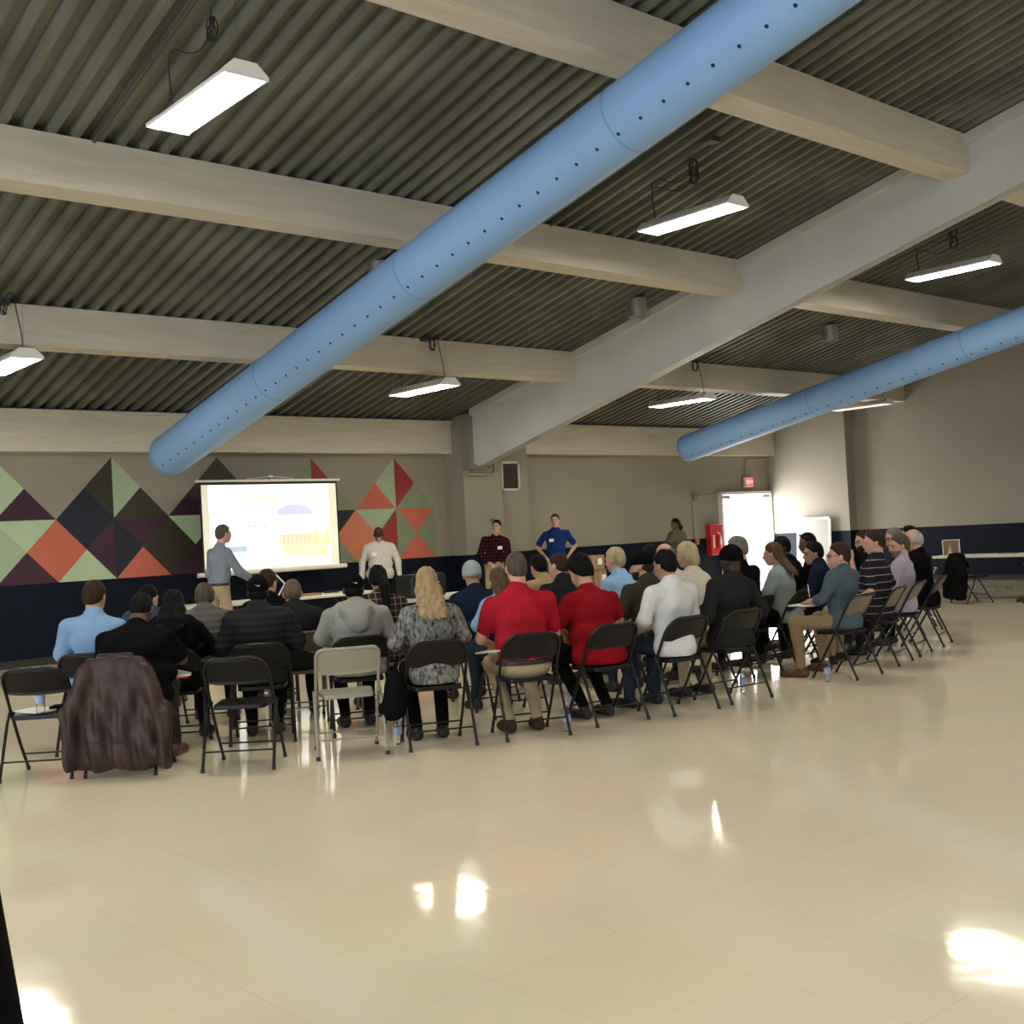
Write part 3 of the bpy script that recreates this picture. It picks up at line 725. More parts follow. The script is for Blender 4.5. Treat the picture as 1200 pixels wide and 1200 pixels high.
    if shades:
        m_ = MB()
        for s in (-1, 1):
            V, Q = field_mesh([E_(Hp(s*.030, .060, .100), (.026, .008, .018), Rh @ R3('X', 45))], .004, pad=.01); npmesh('sunglass_lens', V, Q, metal_dark, t)
            m_.tube([Hp(s*.055, .052, .098), Hp(s*.082, 0, .06)], .003, 5)
        m_.tube([Hp(-.012, .068, .10), Hp(.012, .068, .10)], .003, 5).build('sunglass_frame', metal_dark, t)
    if beard:
        hair_net([hp((0, .030, -.045), (.064, .071, .080)), hp((0, .054, -.095), (.040, .042, .034))],
                 lambda a, b_, c: np.maximum(c+.045, -(b_-.01)) if beard != 'goatee' else np.maximum(np.maximum(c+.048, np.abs(a)-.036), -(b_-.04)), 'beard', HR[{'goatee': 'white'}.get(beard, beard)], amp=.001)
    if tagm:
        c = U(tagm*.085, .150+fat*.8, .32); MB().box(c, (.085, .006, .055), mat4=(Matrix.Rotation(-L, 4, 'X'))).build('name_tag', paperw, t)
    return t, dict(U=U, Hp=Hp, A=A, zp=zp)

# ------------------------------------------------------------------ folding chairs
def chair_proto(label, fm_, pm, sm, rad=.11, open_frame=False):
    t = empty('folding_chair', (0, 0, 0), 0, label, 'chair')
    R_ = .0115
    def sy(z): return .205-.27*(z/.47) if z < .47 else -.065-.165*((z-.47)/.29)**1.1
    W = .222
    ap = .45
    # upper frame: from apex up, over the top, down again
    pts = [(-W, sy(ap), ap), (-W, sy(.55), .55), (-W, sy(.765-rad), .765-rad)]
    for k in range(1, 7):
        a = k*PI/12; pts.append((-W+rad*(1-math.cos(a)), sy(.765-rad+rad*math.sin(a))-.012*math.sin(a), .765-rad+rad*math.sin(a)))
    pts += [(-.05, sy(.765)-.026, .765), (.05, sy(.765)-.026, .765)]
    pts2 = [(-p[0], p[1], p[2]) for p in pts[:-2]][::-1]
    MB().tube(pts+pts2, R_, 8).build('back_frame', fm_, t)
    # backrest panel: curved sheet filling the loop
    m = MB(); nx, nz = 16, 6; vs = []
    z0 = .572
    for i in range(nx+1):
        u = -1+2*i/nx; xx = u*(W-.004)
        # top follows the loop
        ex = max(0, abs(xx)-(W-rad)); zt = .765-rad+math.sqrt(max(0, rad*rad-ex*ex))-.004 if abs(xx) > W-rad else .761
        zb_ = z0+.012*abs(u)**3
        for j in range(nz+1):
            z = zb_+(zt-zb_)*j/nz; vs.append((xx, sy(z)-.030*(1-u*u), z))
    n_ = nz+1; k0 = len(vs); vs2 = [(a, b_+.006, c) for a, b_, c in vs]
    fs = []; 
    for i in range(nx):
        for j in range(nz):
            q = (i*n_+j, (i+1)*n_+j, (i+1)*n_+j+1, i*n_+j+1); fs.append(q); fs.append(tuple(k0+a for a in q[::-1]))
    for i in range(nx):
        for j in (0, nz):
            q = (i*n_+j, (i+1)*n_+j, k0+(i+1)*n_+j, k0+i*n_+j); fs.append(q)
    m.add(vs+vs2, fs, 0, True); m.build('backrest', pm, t)
    # seat pan
    m = MB(); o_ = []; r_ = .06
    for cx, cy, a0 in ((.195-r_, .19-r_, 0), (-.195+r_, .19-r_, 90), (-.175+r_*.6, -.17+r_*.6, 180), (.175-r_*.6, -.17+r_*.6, 270)):
        rr = r_ if a0 < 180 else r_*.6
        for k in range(5): a = math.radians(a0+k*22.5); o_.append((cx+rr*math.cos(a), cy+rr*math.sin(a)))
    N = len(o_)
    rings = [(1.0, .408), (1.0, .432), (.985, .440), (.90, .436), (.5, .430)]
    vs = [(x_*f, y_*f+.0, z_+(.006 if y_ > .1 else 0)*0) for f, z_ in rings for x_, y_ in o_]
    fs = [(i*N+k, i*N+(k+1) % N, (i+1)*N+(k+1) % N, (i+1)*N+k) for i in range(len(rings)-1) for k in range(N)]
    m.add(vs, fs, 0, True); m.add([vs[(len(rings)-1)*N+k] for k in range(N)], [tuple(range(N))]); m.add([vs[k] for k in range(N)], [tuple(range(N))[::-1]])
    m.build('seat', sm, t)
    footm = mat('rubber_foot', (.02, .02, .02), .7)
    for s in (-1, 1):
        l = MB().tube([(s*W, sy(ap), ap), (s*W, sy(.2), .2), (s*(W-.002), .205, .02)], R_, 8).build('leg', fm_, t)
        MB().tube([(s*(W-.002), .204, .028), (s*(W-.002), .208, .0)], .0145, 8).build('rubber_foot', footm, l)
        l = MB().tube([(s*(W+.014), .06, .40), (s*(W+.016), -.02, .36), (s*(W+.020), -.245, .02)][:1]+[(s*(W+.020), -.243, .02)], R_, 8)
        l = MB().tube([(s*(W+.012), -.035, .455), (s*(W+.014), -.09, .38), (s*(W+.020), -.243, .02)], R_, 8).build('leg', fm_, t)
        MB().tube([(s*(W+.020), -.242, .028), (s*(W+.020), -.247, .0)], .0145, 8).build('rubber_foot', footm, l)
        MB().box((s*(W+.004), -.04, .435), (.012, .10, .03), bev=.004).build('hinge_plate', fm_, t)
    MB().tube([(-W, .13, .13), (W, .13, .13)], .007, 6).build('crossbar', fm_, t)
    MB().tube([(-W-.016, -.195, .13), (W+.016, -.195, .13)], .007, 6).build('crossbar', fm_, t)
    return t
blackp = mat('black_enamel', (.008, .0075, .0065), .38, spec=.25); blackt = mat('black_tube', (.008, .0075, .007), .3, spec=.4)
greyp = mat('grey_enamel', (.30, .28, .215), .42); taupe = mat('taupe_panel', (.14, .125, .09), .4)  # taupe: reflected wall light put into the colour of black backrests
brownp = mat('brown_grey_enamel', (.13, .115, .085), .42)
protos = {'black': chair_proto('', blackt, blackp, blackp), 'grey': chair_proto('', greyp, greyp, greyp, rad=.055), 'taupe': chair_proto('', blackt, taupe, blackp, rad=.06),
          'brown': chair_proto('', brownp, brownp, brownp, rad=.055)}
used = set()
def chair(kind, x, y, head, label, group='folding chairs of the audience'):
    t = protos[kind] if kind not in used else copy_tree(protos[kind]); used.add(kind)
    t.location = (x, y, 0); t.rotation_euler = (0, 0, math.radians(head-90)); tag(t, label, 'chair', group); return t
def fwd(h): return Vector((math.cos(math.radians(h)), math.sin(math.radians(h)), 0))

# cloth materials
c_black = cloth('cloth_black', (.0055, .0055, .006)); c_char = cloth('cloth_charcoal', (.020, .0205, .022)); c_red = cloth('polo_red', (.36, .014, .024))
c_red2 = cloth('polo_crimson', (.25, .009, .014)); c_white = cloth('shirt_white', (.62, .62, .62), noise=.04); c_denim = cloth('denim_light', (.20, .33, .52), noise=.08, nscale=200)
c_hoodie = cloth('hoodie_grey', (.27, .265, .24), noise=.25, nscale=120); c_khaki = cloth('khaki', (.36, .28, .17)); c_khaki2 = cloth('khaki_dark', (.27, .19, .10))
c_jeans = cloth('jeans_dark', (.025, .035, .055)); c_navy = cloth('cloth_navy', (.012, .018, .038)); c_olive = cloth('cloth_olive', (.045, .040, .026))
c_puff = cloth('puffer_black', (.009, .009, .010), rough=.7, spec=.25); c_puffg = cloth('puffer_grey', (.085, .080, .070), rough=.6, spec=.4)
c_teal = cloth('shirt_slate', (.075, .105, .13)); c_lav = cloth('shirt_lavender', (.36, .32, .38)); c_mint = cloth('sweater_mint', (.27, .31, .29), nscale=120, noise=.2)
c_ltblue = cloth('shirt_light_blue', (.30, .50, .78)); c_blue = cloth('shirt_blue', (.04, .12, .32)); c_tan = cloth('shirt_tan', (.40, .28, .14)); c_cream = cloth('blouse_cream', (.68, .62, .50), noise=.05)
c_greyb = cloth('shirt_grey_blue', (.19, .22, .27)); c_royal = cloth('polo_navy', (.012, .030, .13)); c_brownk = cloth('cardigan_brown', (.13, .11, .085)); c_maroon = cloth('top_maroon', (.09, .012, .022))
w_stripe = waves('shirt_white_stripe', (.62, .58, .52), (.22, .19, .20), [('X', .022, .18, 0)])
w_dark = waves('polo_dark_stripe', (.020, .018, .024), (.30, .28, .30), [('Z', .075, .10, .02)])
w_plaid = waves('plaid_brown', (.030, .020, .016), (.26, .21, .17), [('X', .055, .10, 0), ('Z', .055, .10, 0)])
w_maroon = waves('plaid_maroon', (.075, .010, .014), (.012, .006, .010), [('X', .06, .42, 0), ('Z', .06, .42, 0)])
w_knit = cloth('sweater_cable_knit', (.30, .29, .27), col2=(.010, .010, .011), nscale=52, stretch=(1, 1, .45), bump=.8)
leatherb = mat('belt_black', (.01, .01, .01), .4)
brown_shoe = mat('brown_shoe', (.10, .035, .018), .4)
denim_j = c_jeans

SEATS = 0
def seated(label, kind, clabel, hd, rear=None, headpos=None, org=None, lean=6, ztop=1.3, fwdoff=-.03, build=1.0, **k):
    """rear: midpoint of the chair's rear feet; headpos: ground point under the head; returns (person, chair)"""
    f = fwd(hd)
    if rear: c = Vector((*rear, 0))+f*.24
    elif headpos: c = Vector((*headpos, 0))-f*(.03+.7*math.sin(math.radians(lean)))-f*fwdoff
    else: c = Vector((*org, 0))
    ch = chair(kind, c.x, c.y, hd, clabel) if kind else None
    o = c+f*fwdoff
    return person(label, o.x, o.y, hd, ztop, lean=lean, build=build, **k), ch
# nearest row, left to right
chair('black', *(Vector((2.62, 8.09, 0))+fwd(51)*.24)[:2], 51, 'empty black folding chair at the far left with a bottle and papers on its seat')
seated('heavyset man in black t-shirt bent over papers, leather jacket behind him', 'black', 'black folding chair under the brown leather jacket', 47, rear=(3.05, 7.70), ztop=1.25, lean=20, fat=.105, build=1.22,
       shirt=c_black, pants=cloth('camo_shorts', (.06, .06, .045), col2=(.02, .022, .02), nscale=14), skin='brown', hair='buzz', hairc='black', sleeve='short', collar=False, hpitch=35, arms='pad', shoe=brown_shoe, legs='fwd', fwdoff=.03)
chair('black', *(Vector((3.64, 7.15, 0))+fwd(48)*.24)[:2], 48, 'empty black folding chair behind the man in black puffer jacket')
chair('grey', *(Vector((4.37, 6.86, 0))+fwd(63)*.24)[:2], 63, 'empty light grey folding chair behind the grey hoodie')
seated('woman with very long blonde hair in black and white knit sweater', 'black', 'black folding chair of the long haired blonde woman', 65, rear=(4.94, 6.56), ztop=1.285, fem=True, build=1.08, shirt=w_knit, pants=c_black,
       hair='longer', hairc='blonde', arms='lap', legs='under', collar=False, hpitch=2)
seated('balding man in bright red polo shirt and khaki trousers', 'black', 'black folding chair of the man in the bright red polo', 67, rear=(5.58, 6.26), ztop=1.36, fat=.035, build=1.15, shirt=c_red, pants=c_khaki, skin='pink',
       hair='buzz', hairc='grey_brown', sleeve='short', arms='knee', legs='back', belt=leatherb, lean=4, hpitch=6, shoe=cloth('boot_brown', (.05, .032, .022)), fwdoff=.0)
seated('man with bushy dark hair in dark red shirt', 'black', 'black folding chair of the man in the dark red shirt', 80, rear=(6.37, 6.17), ztop=1.30, fat=.045, build=1.12, shirt=c_red2, pants=c_black, hair='curly', hairc='black',
       sleeve='short', arms='lap', legs='back', lean=14, hpitch=22, hyaw=10, fwdoff=.02)
seated('man in untucked white dress shirt and dark jeans', 'black', 'black folding chair of the man in the white dress shirt', 84, rear=(7.04, 6.0), ztop=1.30, build=1.05, shirt=c_white, pants=c_jeans, skin='tan', hair='short', hairc='black', arms='lap', legs='fwd', lean=3, hyaw=8)
seated('person in black knit cap and dark charcoal jacket with khaki trousers', 'black', 'black folding chair of the charcoal jacket, last before the aisle', 85, rear=(7.72, 5.98), ztop=1.295, build=1.15, fat=.02, shirt=c_char, pants=c_khaki, skin='dark',
       hair='beanie', hairc='black', arms='side', side=4, lean=-3, puffy=False)
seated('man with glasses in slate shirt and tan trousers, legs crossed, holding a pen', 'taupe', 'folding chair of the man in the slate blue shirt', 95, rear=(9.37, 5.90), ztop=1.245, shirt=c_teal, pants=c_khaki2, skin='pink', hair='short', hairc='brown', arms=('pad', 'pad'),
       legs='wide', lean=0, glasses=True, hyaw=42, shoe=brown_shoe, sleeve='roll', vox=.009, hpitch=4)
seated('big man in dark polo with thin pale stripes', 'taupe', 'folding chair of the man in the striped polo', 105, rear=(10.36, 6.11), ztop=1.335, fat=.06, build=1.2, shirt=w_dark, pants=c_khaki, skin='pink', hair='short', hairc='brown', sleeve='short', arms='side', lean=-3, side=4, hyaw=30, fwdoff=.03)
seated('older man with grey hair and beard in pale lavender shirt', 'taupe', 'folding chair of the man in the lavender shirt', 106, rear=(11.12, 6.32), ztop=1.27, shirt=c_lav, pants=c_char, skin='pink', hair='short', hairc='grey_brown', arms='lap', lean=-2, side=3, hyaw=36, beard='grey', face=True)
seated('white haired balding man in black shirt at the right end of the row', 'black', 'black folding chair at the right end of the nearest row', 108, rear=(12.0, 6.55), ztop=1.30, build=1.1, shirt=c_black, pants=c_black, skin='pink', hair='ring', hairc='white', arms='lap', lean=5, hyaw=15)
# second row
F_ = (8.7, 15.3)
def hd_(p, d=0): return math.degrees(math.atan2(F_[1]-p[1], F_[0]-p[0]))+d
def row(label, kind, clabel, p, dh=0, **k): return seated(label, kind, clabel, hd_(p, dh), headpos=p, **k)
row('man in light blue denim shirt at the left end of the audience', 'black', 'black folding chair of the man in the blue denim shirt', (3.42, 8.98), ztop=1.31, shirt=c_denim, pants=c_jeans, skin='light', hair='short', hairc='brown', build=1.05, lean=4, hyaw=-12)
row('woman with long black hair in black hooded sweatshirt', 'black', 'black folding chair of the woman with long black hair', (3.9, 8.6), ztop=1.20, shirt=c_black, pants=c_black, skin='tan', hair='long', hairc='black', fem=True, hood=True, build=1.2, fat=.03, lean=10, hpitch=15)
row('man in black cap and black quilted puffer jacket', 'black', 'black folding chair under the black puffer jacket', (4.43, 8.22), ztop=1.27, shirt=c_puff, pants=c_black, skin='dark', hair='cap', hairc='black', puffy=True, jacket=True, build=1.08, lean=8, hpitch=6, logo=True, legs='under')
row('man in black cap and light grey hoodie', 'black', 'black folding chair of the man in the light grey hoodie', (5.1, 7.88), ztop=1.245, shirt=c_hoodie, pants=c_black, skin='brown', hair='cap', hairc='black', hood=True, puffy=False, build=1.12, fat=.02, lean=9, hpitch=6, logo=True, legs='under', arms='lap')
row('woman with long brown hair in pale denim shirt', 'black', 'black folding chair of the brown haired woman in denim', (6.28, 7.45), ztop=1.215, shirt=c_denim, pants=c_jeans, hair='long', hairc='light_brown', fem=True, lean=8, hpitch=15)
row('man in black baseball cap and olive brown jacket', 'black', 'black folding chair of the man in the olive jacket', (7.68, 7.1), ztop=1.265, shirt=c_olive, pants=c_jeans, hair='cap', hairc='brown', jacket=True, beard='brown', hyaw=35, lean=6, build=1.1)
row('woman with blonde bob in cream blouse', 'black', 'black folding chair of the blonde woman in the cream blouse', (8.32, 7.1), ztop=1.325, shirt=c_cream, pants=c_black, hair='bob', hairc='pale_blonde', fem=True, lean=5, build=1.1, hyaw=12)
row('grey haired man in long dark coat, seated before the bright door', 'black', 'black folding chair under the long dark coat', (9.1, 7.12), ztop=1.35, shirt=c_black, pants=c_black, skin='pink', hair='short', hairc='grey', lean=3, hyaw=28, glasses=True)
row('woman with long brown hair in pale mint sweater', 'black', 'black folding chair of the woman in the mint sweater', (9.72, 7.15), ztop=1.262, shirt=c_mint, pants=c_black, hair='long', hairc='light_brown', fem=True, lean=8, hyaw=18, hpitch=6)
row('person with short dark hair in black jacket, beside the mint sweater', 'black', 'black folding chair of the dark haired person in black jacket', (10.52, 7.22), dh=8, ztop=1.235, shirt=c_navy, pants=c_black, skin='tan', hair='short', hairc='black', lean=6, hyaw=30, face=True)
row('dark haired man with glasses in black shirt and name tag, hand at his chin', 'black', 'black folding chair of the man with hand at chin', (11.95, 7.48), dh=8, ztop=1.308, shirt=c_black, pants=c_black, skin='pink', hair='short', hairc='brown', beard='brown', glasses=True, arms=('chin', 'lap'), sleeve='short', hyaw=30, tagm=-1, lean=10)
row('grey haired man with glasses behind the lavender shirt', 'black', 'black folding chair of the grey haired man with glasses', (12.42, 7.38), dh=5, ztop=1.317, shirt=c_char, pants=c_black, skin='pink', hair='short', hairc='grey', glasses=True, lean=3, hyaw=28)
row('person with dark hair barely visible behind the white haired man', 'black', 'black folding chair farthest right in the second row', (13.5, 7.80), dh=5, ztop=1.32, shirt=c_black, pants=c_black, skin='tan', hair='short', hairc='black', lean=4, hyaw=10)
# third row
row('man in grey quilted jacket with short dark hair', 'black', 'black folding chair of the man in the grey quilted jacket', (4.5, 9.3), ztop=1.215, shirt=c_puffg, pants=c_black, skin='tan', hair='short', hairc='grey_brown', puffy=True, jacket=True, lean=8)
row('man with cropped grey hair in dark charcoal shirt on the taupe chair', 'brown', 'taupe folding chair of the man with cropped grey hair', (5.12, 8.88), ztop=1.205, shirt=c_char, pants=c_black, skin='pink', hair='buzz', hairc='stubble', lean=12, hpitch=15, build=1.1)
row('woman with dark ponytail in brown plaid shirt', 'brown', 'taupe folding chair of the woman in the plaid shirt', (5.8, 8.55), ztop=1.28, shirt=w_plaid, pants=c_black, skin='tan', hair='ponytail', hairc='black', fem=True, build=1.12, lean=6)
row('man in pale grey knit cap and dark navy jacket', 'black', 'black folding chair of the man in the pale knit cap', (6.6, 8.2), ztop=1.265, shirt=c_navy, pants=c_black, skin='tan', hair='beanie', hairc='brown', capm=mat('cap_pale_grey', (.30, .33, .32), .9), lean=10, hyaw=-25, build=1.1)
row('man with buzzed dark hair in charcoal shirt between the two red shirts', 'black', 'black folding chair between the two red shirts, a row ahead', (7.5, 8.0), ztop=1.29, shirt=c_char, pants=c_black, skin='light', hair='buzz', hairc='brown', lean=5, hyaw=22)
row('blond young man in light blue shirt', 'black', 'black folding chair of the blond young man', (8.28, 8.0), ztop=1.305, shirt=c_ltblue, pants=c_khaki, skin='pink', hair='short', hairc='pale_blonde', lean=6, hyaw=15, build=.95)
row('elderly balding man in cream shirt, half hidden by the white dress shirt', 'black', 'black folding chair of the elderly balding man', (9.02, 8.0), ztop=1.31, shirt=c_cream, pants=c_khaki, skin='pink', hair='ring', hairc='grey', lean=5)
row('man in black suit with short black hair, before the bright wall', 'black', 'black folding chair of the man in the black suit', (10.75, 7.78), dh=10, ztop=1.30, shirt=c_black, pants=c_black, skin='dark', hair='short', hairc='black', lean=10, hyaw=40, collar=True, jacket=True, face=True)
row('dark skinned man with sunglasses pushed up on his head', 'black', 'black folding chair of the man with sunglasses on his head', (11.35, 7.85), dh=8, ztop=1.325, shirt=c_black, pants=c_black, skin='brown', hair='buzz', hairc='black', lean=5, hyaw=25, shades=True)
# front row
row('man with dark hair in navy shirt, at the left in front', 'black', 'black folding chair of the man in the navy shirt', (4.62, 10.75), ztop=1.19, shirt=cloth('shirt_denim_navy', (.035, .06, .10)), pants=c_black, skin='light', hair='short', hairc='black', lean=10, hyaw=-30, hpitch=12)
row('man with dark hair and glasses in black top near the presenter', 'black', 'black folding chair near the presenter', (5.42, 9.85), ztop=1.285, shirt=c_black, pants=c_black, skin='light', hair='short', hairc='brown', lean=8, hyaw=-35, glasses=True)
row('person with dark hair in tan shirt, beyond the balding red polo', 'black', 'black folding chair of the person in the tan shirt', (8.1, 8.95), ztop=1.265, shirt=c_tan, pants=c_black, skin='tan', hair='short', hairc='black', lean=5)
row('person with black hair in blue shirt, half hidden by the black cap', 'black', 'black folding chair of the person in the blue shirt', (9.8, 8.9), ztop=1.27, shirt=c_blue, pants=c_black, skin='tan', hair='curly', hairc='black', lean=6)
# standing
person('man in grey blue shirt and khaki trousers pointing at the table by the screen', 7.05, 14.15, 5, 1.83, c_greyb, c_khaki, skin='pink', hair='short', hairc='grey_brown', pose='stand', lean=6, hyaw=-5, hpitch=2, arms=('down', (npv(.22, .20, 1.20), npv(.16, .50, 1.03))), face=True, glasses=True, belt=leatherb, vox=.009, legs='step', sleeve='long')
person('bald man with white goatee in pale striped shirt, standing before the mural', 10.95, 16.05, -122, 1.74, w_stripe, c_black, skin='dark', hair='none', hairc='white', pose='stand', fat=.035, build=1.12, lean=0, hpitch=2, arms='down', beard='goatee', glasses=True, face=True, vox=.009, tagm=1)
person('dark haired man in maroon plaid shirt leaning against the pier', 13.28, 15.85, -130, 1.76, w_maroon, c_khaki, skin='light', hair='short', hairc='black', pose='stand', lean=8, side=-6, hyaw=-18, hpitch=0, arms='front', face=True, vox=.009, tagm=-1, belt=leatherb, legs='step')
person('dark haired man in navy polo shirt with name tag, standing hands on hips', 14.55, 15.55, -130, 1.82, c_royal, c_khaki, skin='light', hair='short', hairc='brown', pose='stand', lean=1, hyaw=-8, hpitch=0, arms=('hip', 'hip'), sleeve='short', face=True, vox=.009, tagm=1, build=1.08)
person('woman in brown cardigan standing with folded arms near the extinguisher cabinet', 18.45, 16.0, -172, 1.63, c_brownk, c_jeans, skin='brown', hair='ponytail', hairc='black', pose='stand', fem=True, lean=0, hyaw=-22, arms='fold', face=True, vox=.009, collar=False)
# far right, by the table
seated('person in maroon top cut off by the right picture edge', 'black', 'black folding chair at the right picture edge, under dark clothes', 130, org=(17.98, 7.90), ztop=1.3, shirt=c_maroon, pants=c_black, skin='brown', hair='short', hairc='black', lean=12, build=1.15, arms='knee', hyaw=10)

# ------------------------------------------------------------------ wall fixtures
blackm = mat('black_plastic', (.012, .012, .012), .4)
# louvre vent on the pier
t = empty('wall_vent', (14.32, 16.5, 2.60), 0, 'white framed dark louvre vent on the pier beneath the girder end', 'vent')
m = MB()
for (a, b_, c_, d_) in ((0, .26, .46, .045), (0, -.26, .46, .045), (-.21, 0, .04, .56), (.21, 0, .04, .56)): m.box((a, -.02, b_), (c_, .04, d_))
m.build('frame', mat('vent_frame', (.6, .57, .48), .5), t); m = MB()
for k in range(14): m.box((0, -.012, -.22+k*.034), (.40, .004, .03), mat4=Matrix.Rotation(math.radians(35), 4, 'X'))
m.box((0, -.003, 0), (.4, .004, .5)); m.build('louvres', mat('vent_louvre', (.05, .045, .035), .6), t)
beigepipe = mat('painted_pipe', (.36, .33, .27), .5)
def bend_pts(pts, r=.08, n=5):
    P_ = [Vector(p) for p in pts]; out = [P_[0]]
    for i in range(1, len(P_)-1):
        a = (P_[i-1]-P_[i]).normalized(); c = (P_[i+1]-P_[i]).normalized()
        for k in range(n+1):
            u_ = k/n; out.append(P_[i]+a*r*(1-u_)**2+c*r*u_**2)
    return out+[P_[-1]]
conduit('conduit', bend_pts([(13.04, 16.16, 3.55), (13.04, 16.16, 2.62), (13.72, 16.22, 2.62), (13.72, 16.22, 2.80)]), .018, 'painted pipe bending under the end of the white girder', beigepipe)
conduit('conduit', bend_pts([(13.10, 16.20, 3.55), (13.10, 16.20, 2.68), (13.62, 16.22, 2.68), (13.62, 16.22, 2.80)]), .014, 'thinner painted pipe running inside the bend of the bigger one under the girder', beigepipe)
conduit('conduit', bend_pts([(21.92, YB-.03, 2.52), (21.92, YB-.03, 2.92), (22.78, YB-.03, 2.95)]), .016, 'painted pipe running from the exit sign up to the corner', beigepipe)
conduit('conduit', [(19.96, YB-.02, 2.06), (19.96, YB-.02, 1.12)], .014, 'painted pipe running down the wall to the left of the exit door', beigepipe)
conduit('conduit', [(20.02, YB-.02, 2.12), (20.88, YB-.02, 2.13)], .009, 'thin painted pipe between the grey alarm box and the door frame', beigepipe)
o = MB().box((20.02, YB-.04, 2.10), (.14, .07, .17), bev=.01).build('alarm_box', mat('alarm_grey', (.22, .17, .13), .5)); tag(o, 'small brownish alarm box high on the wall left of the exit door', 'alarm box')
o = MB().box((20.0, YB-.04, 1.10), (.10, .06, .14), bev=.01).build('pull_station', mat('pull_red', (.45, .12, .09), .5)); tag(o, 'small reddish fire alarm pull station at the edge of the dark dado', 'fire alarm')
o = MB().box((13.62, 16.23, 1.78), (.10, .04, .05), bev=.008).build('thermostat', mat('thermo_grey', (.12, .11, .09), .5)); tag(o, 'small dark thermostat on the pier beside the maroon plaid man', 'thermostat')
# exit sign
t = empty('exit_sign', (21.93, YB-.06, 2.41), 0, 'small glowing red exit sign above the bright door', 'exit sign')
MB().box((0, 0, 0), (.31, .06, .24), bev=.01).build('housing', mat('sign_housing', (.7, .5, .45), .5), t)
MB().box((.03, -.034, 0), (.235, .01, .20)).build('face', mat('sign_red', (.8, .08, .08), .5, emit=(1, .10, .12), estr=1.1), t)
text('lettering', 'EXIT', .115, mat('sign_letter', (.9, .5, .5), .5, emit=(1, .62, .6), estr=1.2), t, (.03, -.041, 0), (PI/2, 0, 0))
# extinguisher cabinet
t = empty('extinguisher_cabinet', (20.56, YB-.08, 1.12), 0, 'red fire extinguisher cabinet on the wall left of the exit door', 'fire extinguisher')
redm = mat('cabinet_red', (.50, .015, .02), .4)
MB().box((0, 0, 0), (.42, .16, .70), bev=.012).build('body', redm, t)
m = MB(); m.lathe([(0, -.20), (.05, -.20), (.055, -.18), (.055, .02), (.04, .07), (.015, .09), (.015, .12), (0, .12)], c=(.05, -.09, 0), n=14); m.build('extinguisher', redm, t)
m = MB(); m.box((.05, -.15, -.05), (.07, .006, .12)); m.box((-.12, -.085, -.04), (.05, .006, .3)); m.build('label_plate', mat('plate_white', (.75, .72, .7), .5), t)
MB().tube(bend_pts([(.05, -.12, .12), (.13, -.13, .17), (.13, -.13, -.02)], .04), .008, 6).build('hose', blackm, t)
MB().box((.04, -.11, .135), (.10, .02, .02), mat4=Matrix.Rotation(.5, 4, 'Y')).build('handle', mat('handle_white', (.7, .7, .7), .5), t)
# board leaning on the block wall
t = empty('display_board', (BX-.14, 15.50, .42), 0, 'large pale board in white frame leaning beside the exit door', 'board')
lean = Matrix.Rotation(math.radians(5), 4, 'Y')
m = MB(); m.box((0, 0, .53), (.03, .82, 1.0), mat4=lean); m.build('panel', mat('board_grey', (.25, .245, .22), .6), t)
m = MB()
for (b_, c_, d_, e_) in ((0, .04, .90, .05), (0, 1.05, .90, .05), (-.43, .53, .05, 1.06), (.43, .53, .05, 1.06)): 
    m.box((-.0+(c_-.53)*.087*0, b_, c_), (.045, d_, e_), mat4=lean)
m.build('frame', white_metal, t)
o = MB().box((0, 0, -.21), (.42, .86, .42), bev=.01).build('stand_box', mat('crate_white', (.6, .6, .58), .6), t)
# small hooks on the right wall
for y_, z_ in ((8.65, 2.63), (7.45, 2.72)):
    o = MB().box((XR-.02, y_, z_), (.04, .16, .035)).build('wall_clip', white_metal); tag(o, 'tiny white clip on the right wall, the %s of the two' % ('left' if y_ > 8 else 'right'), 'clip')

# ------------------------------------------------------------------ projection screen and slide
SY = 16.2; sx0, sx1 = 7.83, 10.27
t = empty('projection_screen', ((sx0+sx1)/2, SY, 0), 0, 'tripod projection screen with a bright slide in front of the mural', 'projection screen')
Wd = sx1-sx0; z0_, z1_ = 1.17, 2.53
MB().box((0, 0, (z0_+z1_)/2), (Wd, .008, z1_-z0_)).build('screen_border', mat('screen_black', (.008, .008, .008), .7), t)
MB().box((0, -.008, (z0_+z1_)/2-.02), (Wd-.06, .006, z1_-z0_-.03)).build('screen_fabric', mat('screen_white', (.72, .70, .58), .8, emit=(1, .93, .72), estr=.35), t)
sl = MB().box((-.02, -.014, (z0_+z1_)/2-.015), (2.12, .004, z1_-z0_-.06)).build('slide', mat('slide_white', (.8, .8, .8), .8, emit=(1, 1, .97), estr=1.0), t)
def em(n, c, e=1.0): return mat('slide_'+n, tuple(x*.45 for x in c), .8, emit=c, estr=e*.62)
cx = 0
def srect(n, x0, z0, w_, h_, m_): return MB().box((x0+w_/2, -.0175, z0+h_/2), (w_, .002, h_)).build(n, m_, sl)
lg = em('line_grey', (.50, .52, .46), 1.0); ly = em('title_yellow', (.85, .82, .45), 1.0)
rr = random.Random(3)
def sline(n, x0, z, x1, h_, m_):
    m = MB(); x_ = x0
    while x_ < x1:
        w_ = rr.uniform(.012, .03); m.box((x_+w_/2, -.0175, z+rr.uniform(-.004, .004)), (w_, .002, h_*rr.uniform(.5, 1))); x_ += w_+rr.choice((.008, .008, .03))
    m.build(n, m_, sl)
sline('title', -.92, 2.30, .22, .05, ly); sline('text_line', -.62, 1.94, -.20, .035, lg); sline('text_line', -.84, 1.84, .10, .035, lg); sline('text_line', -.60, 1.74, -.14, .035, lg)
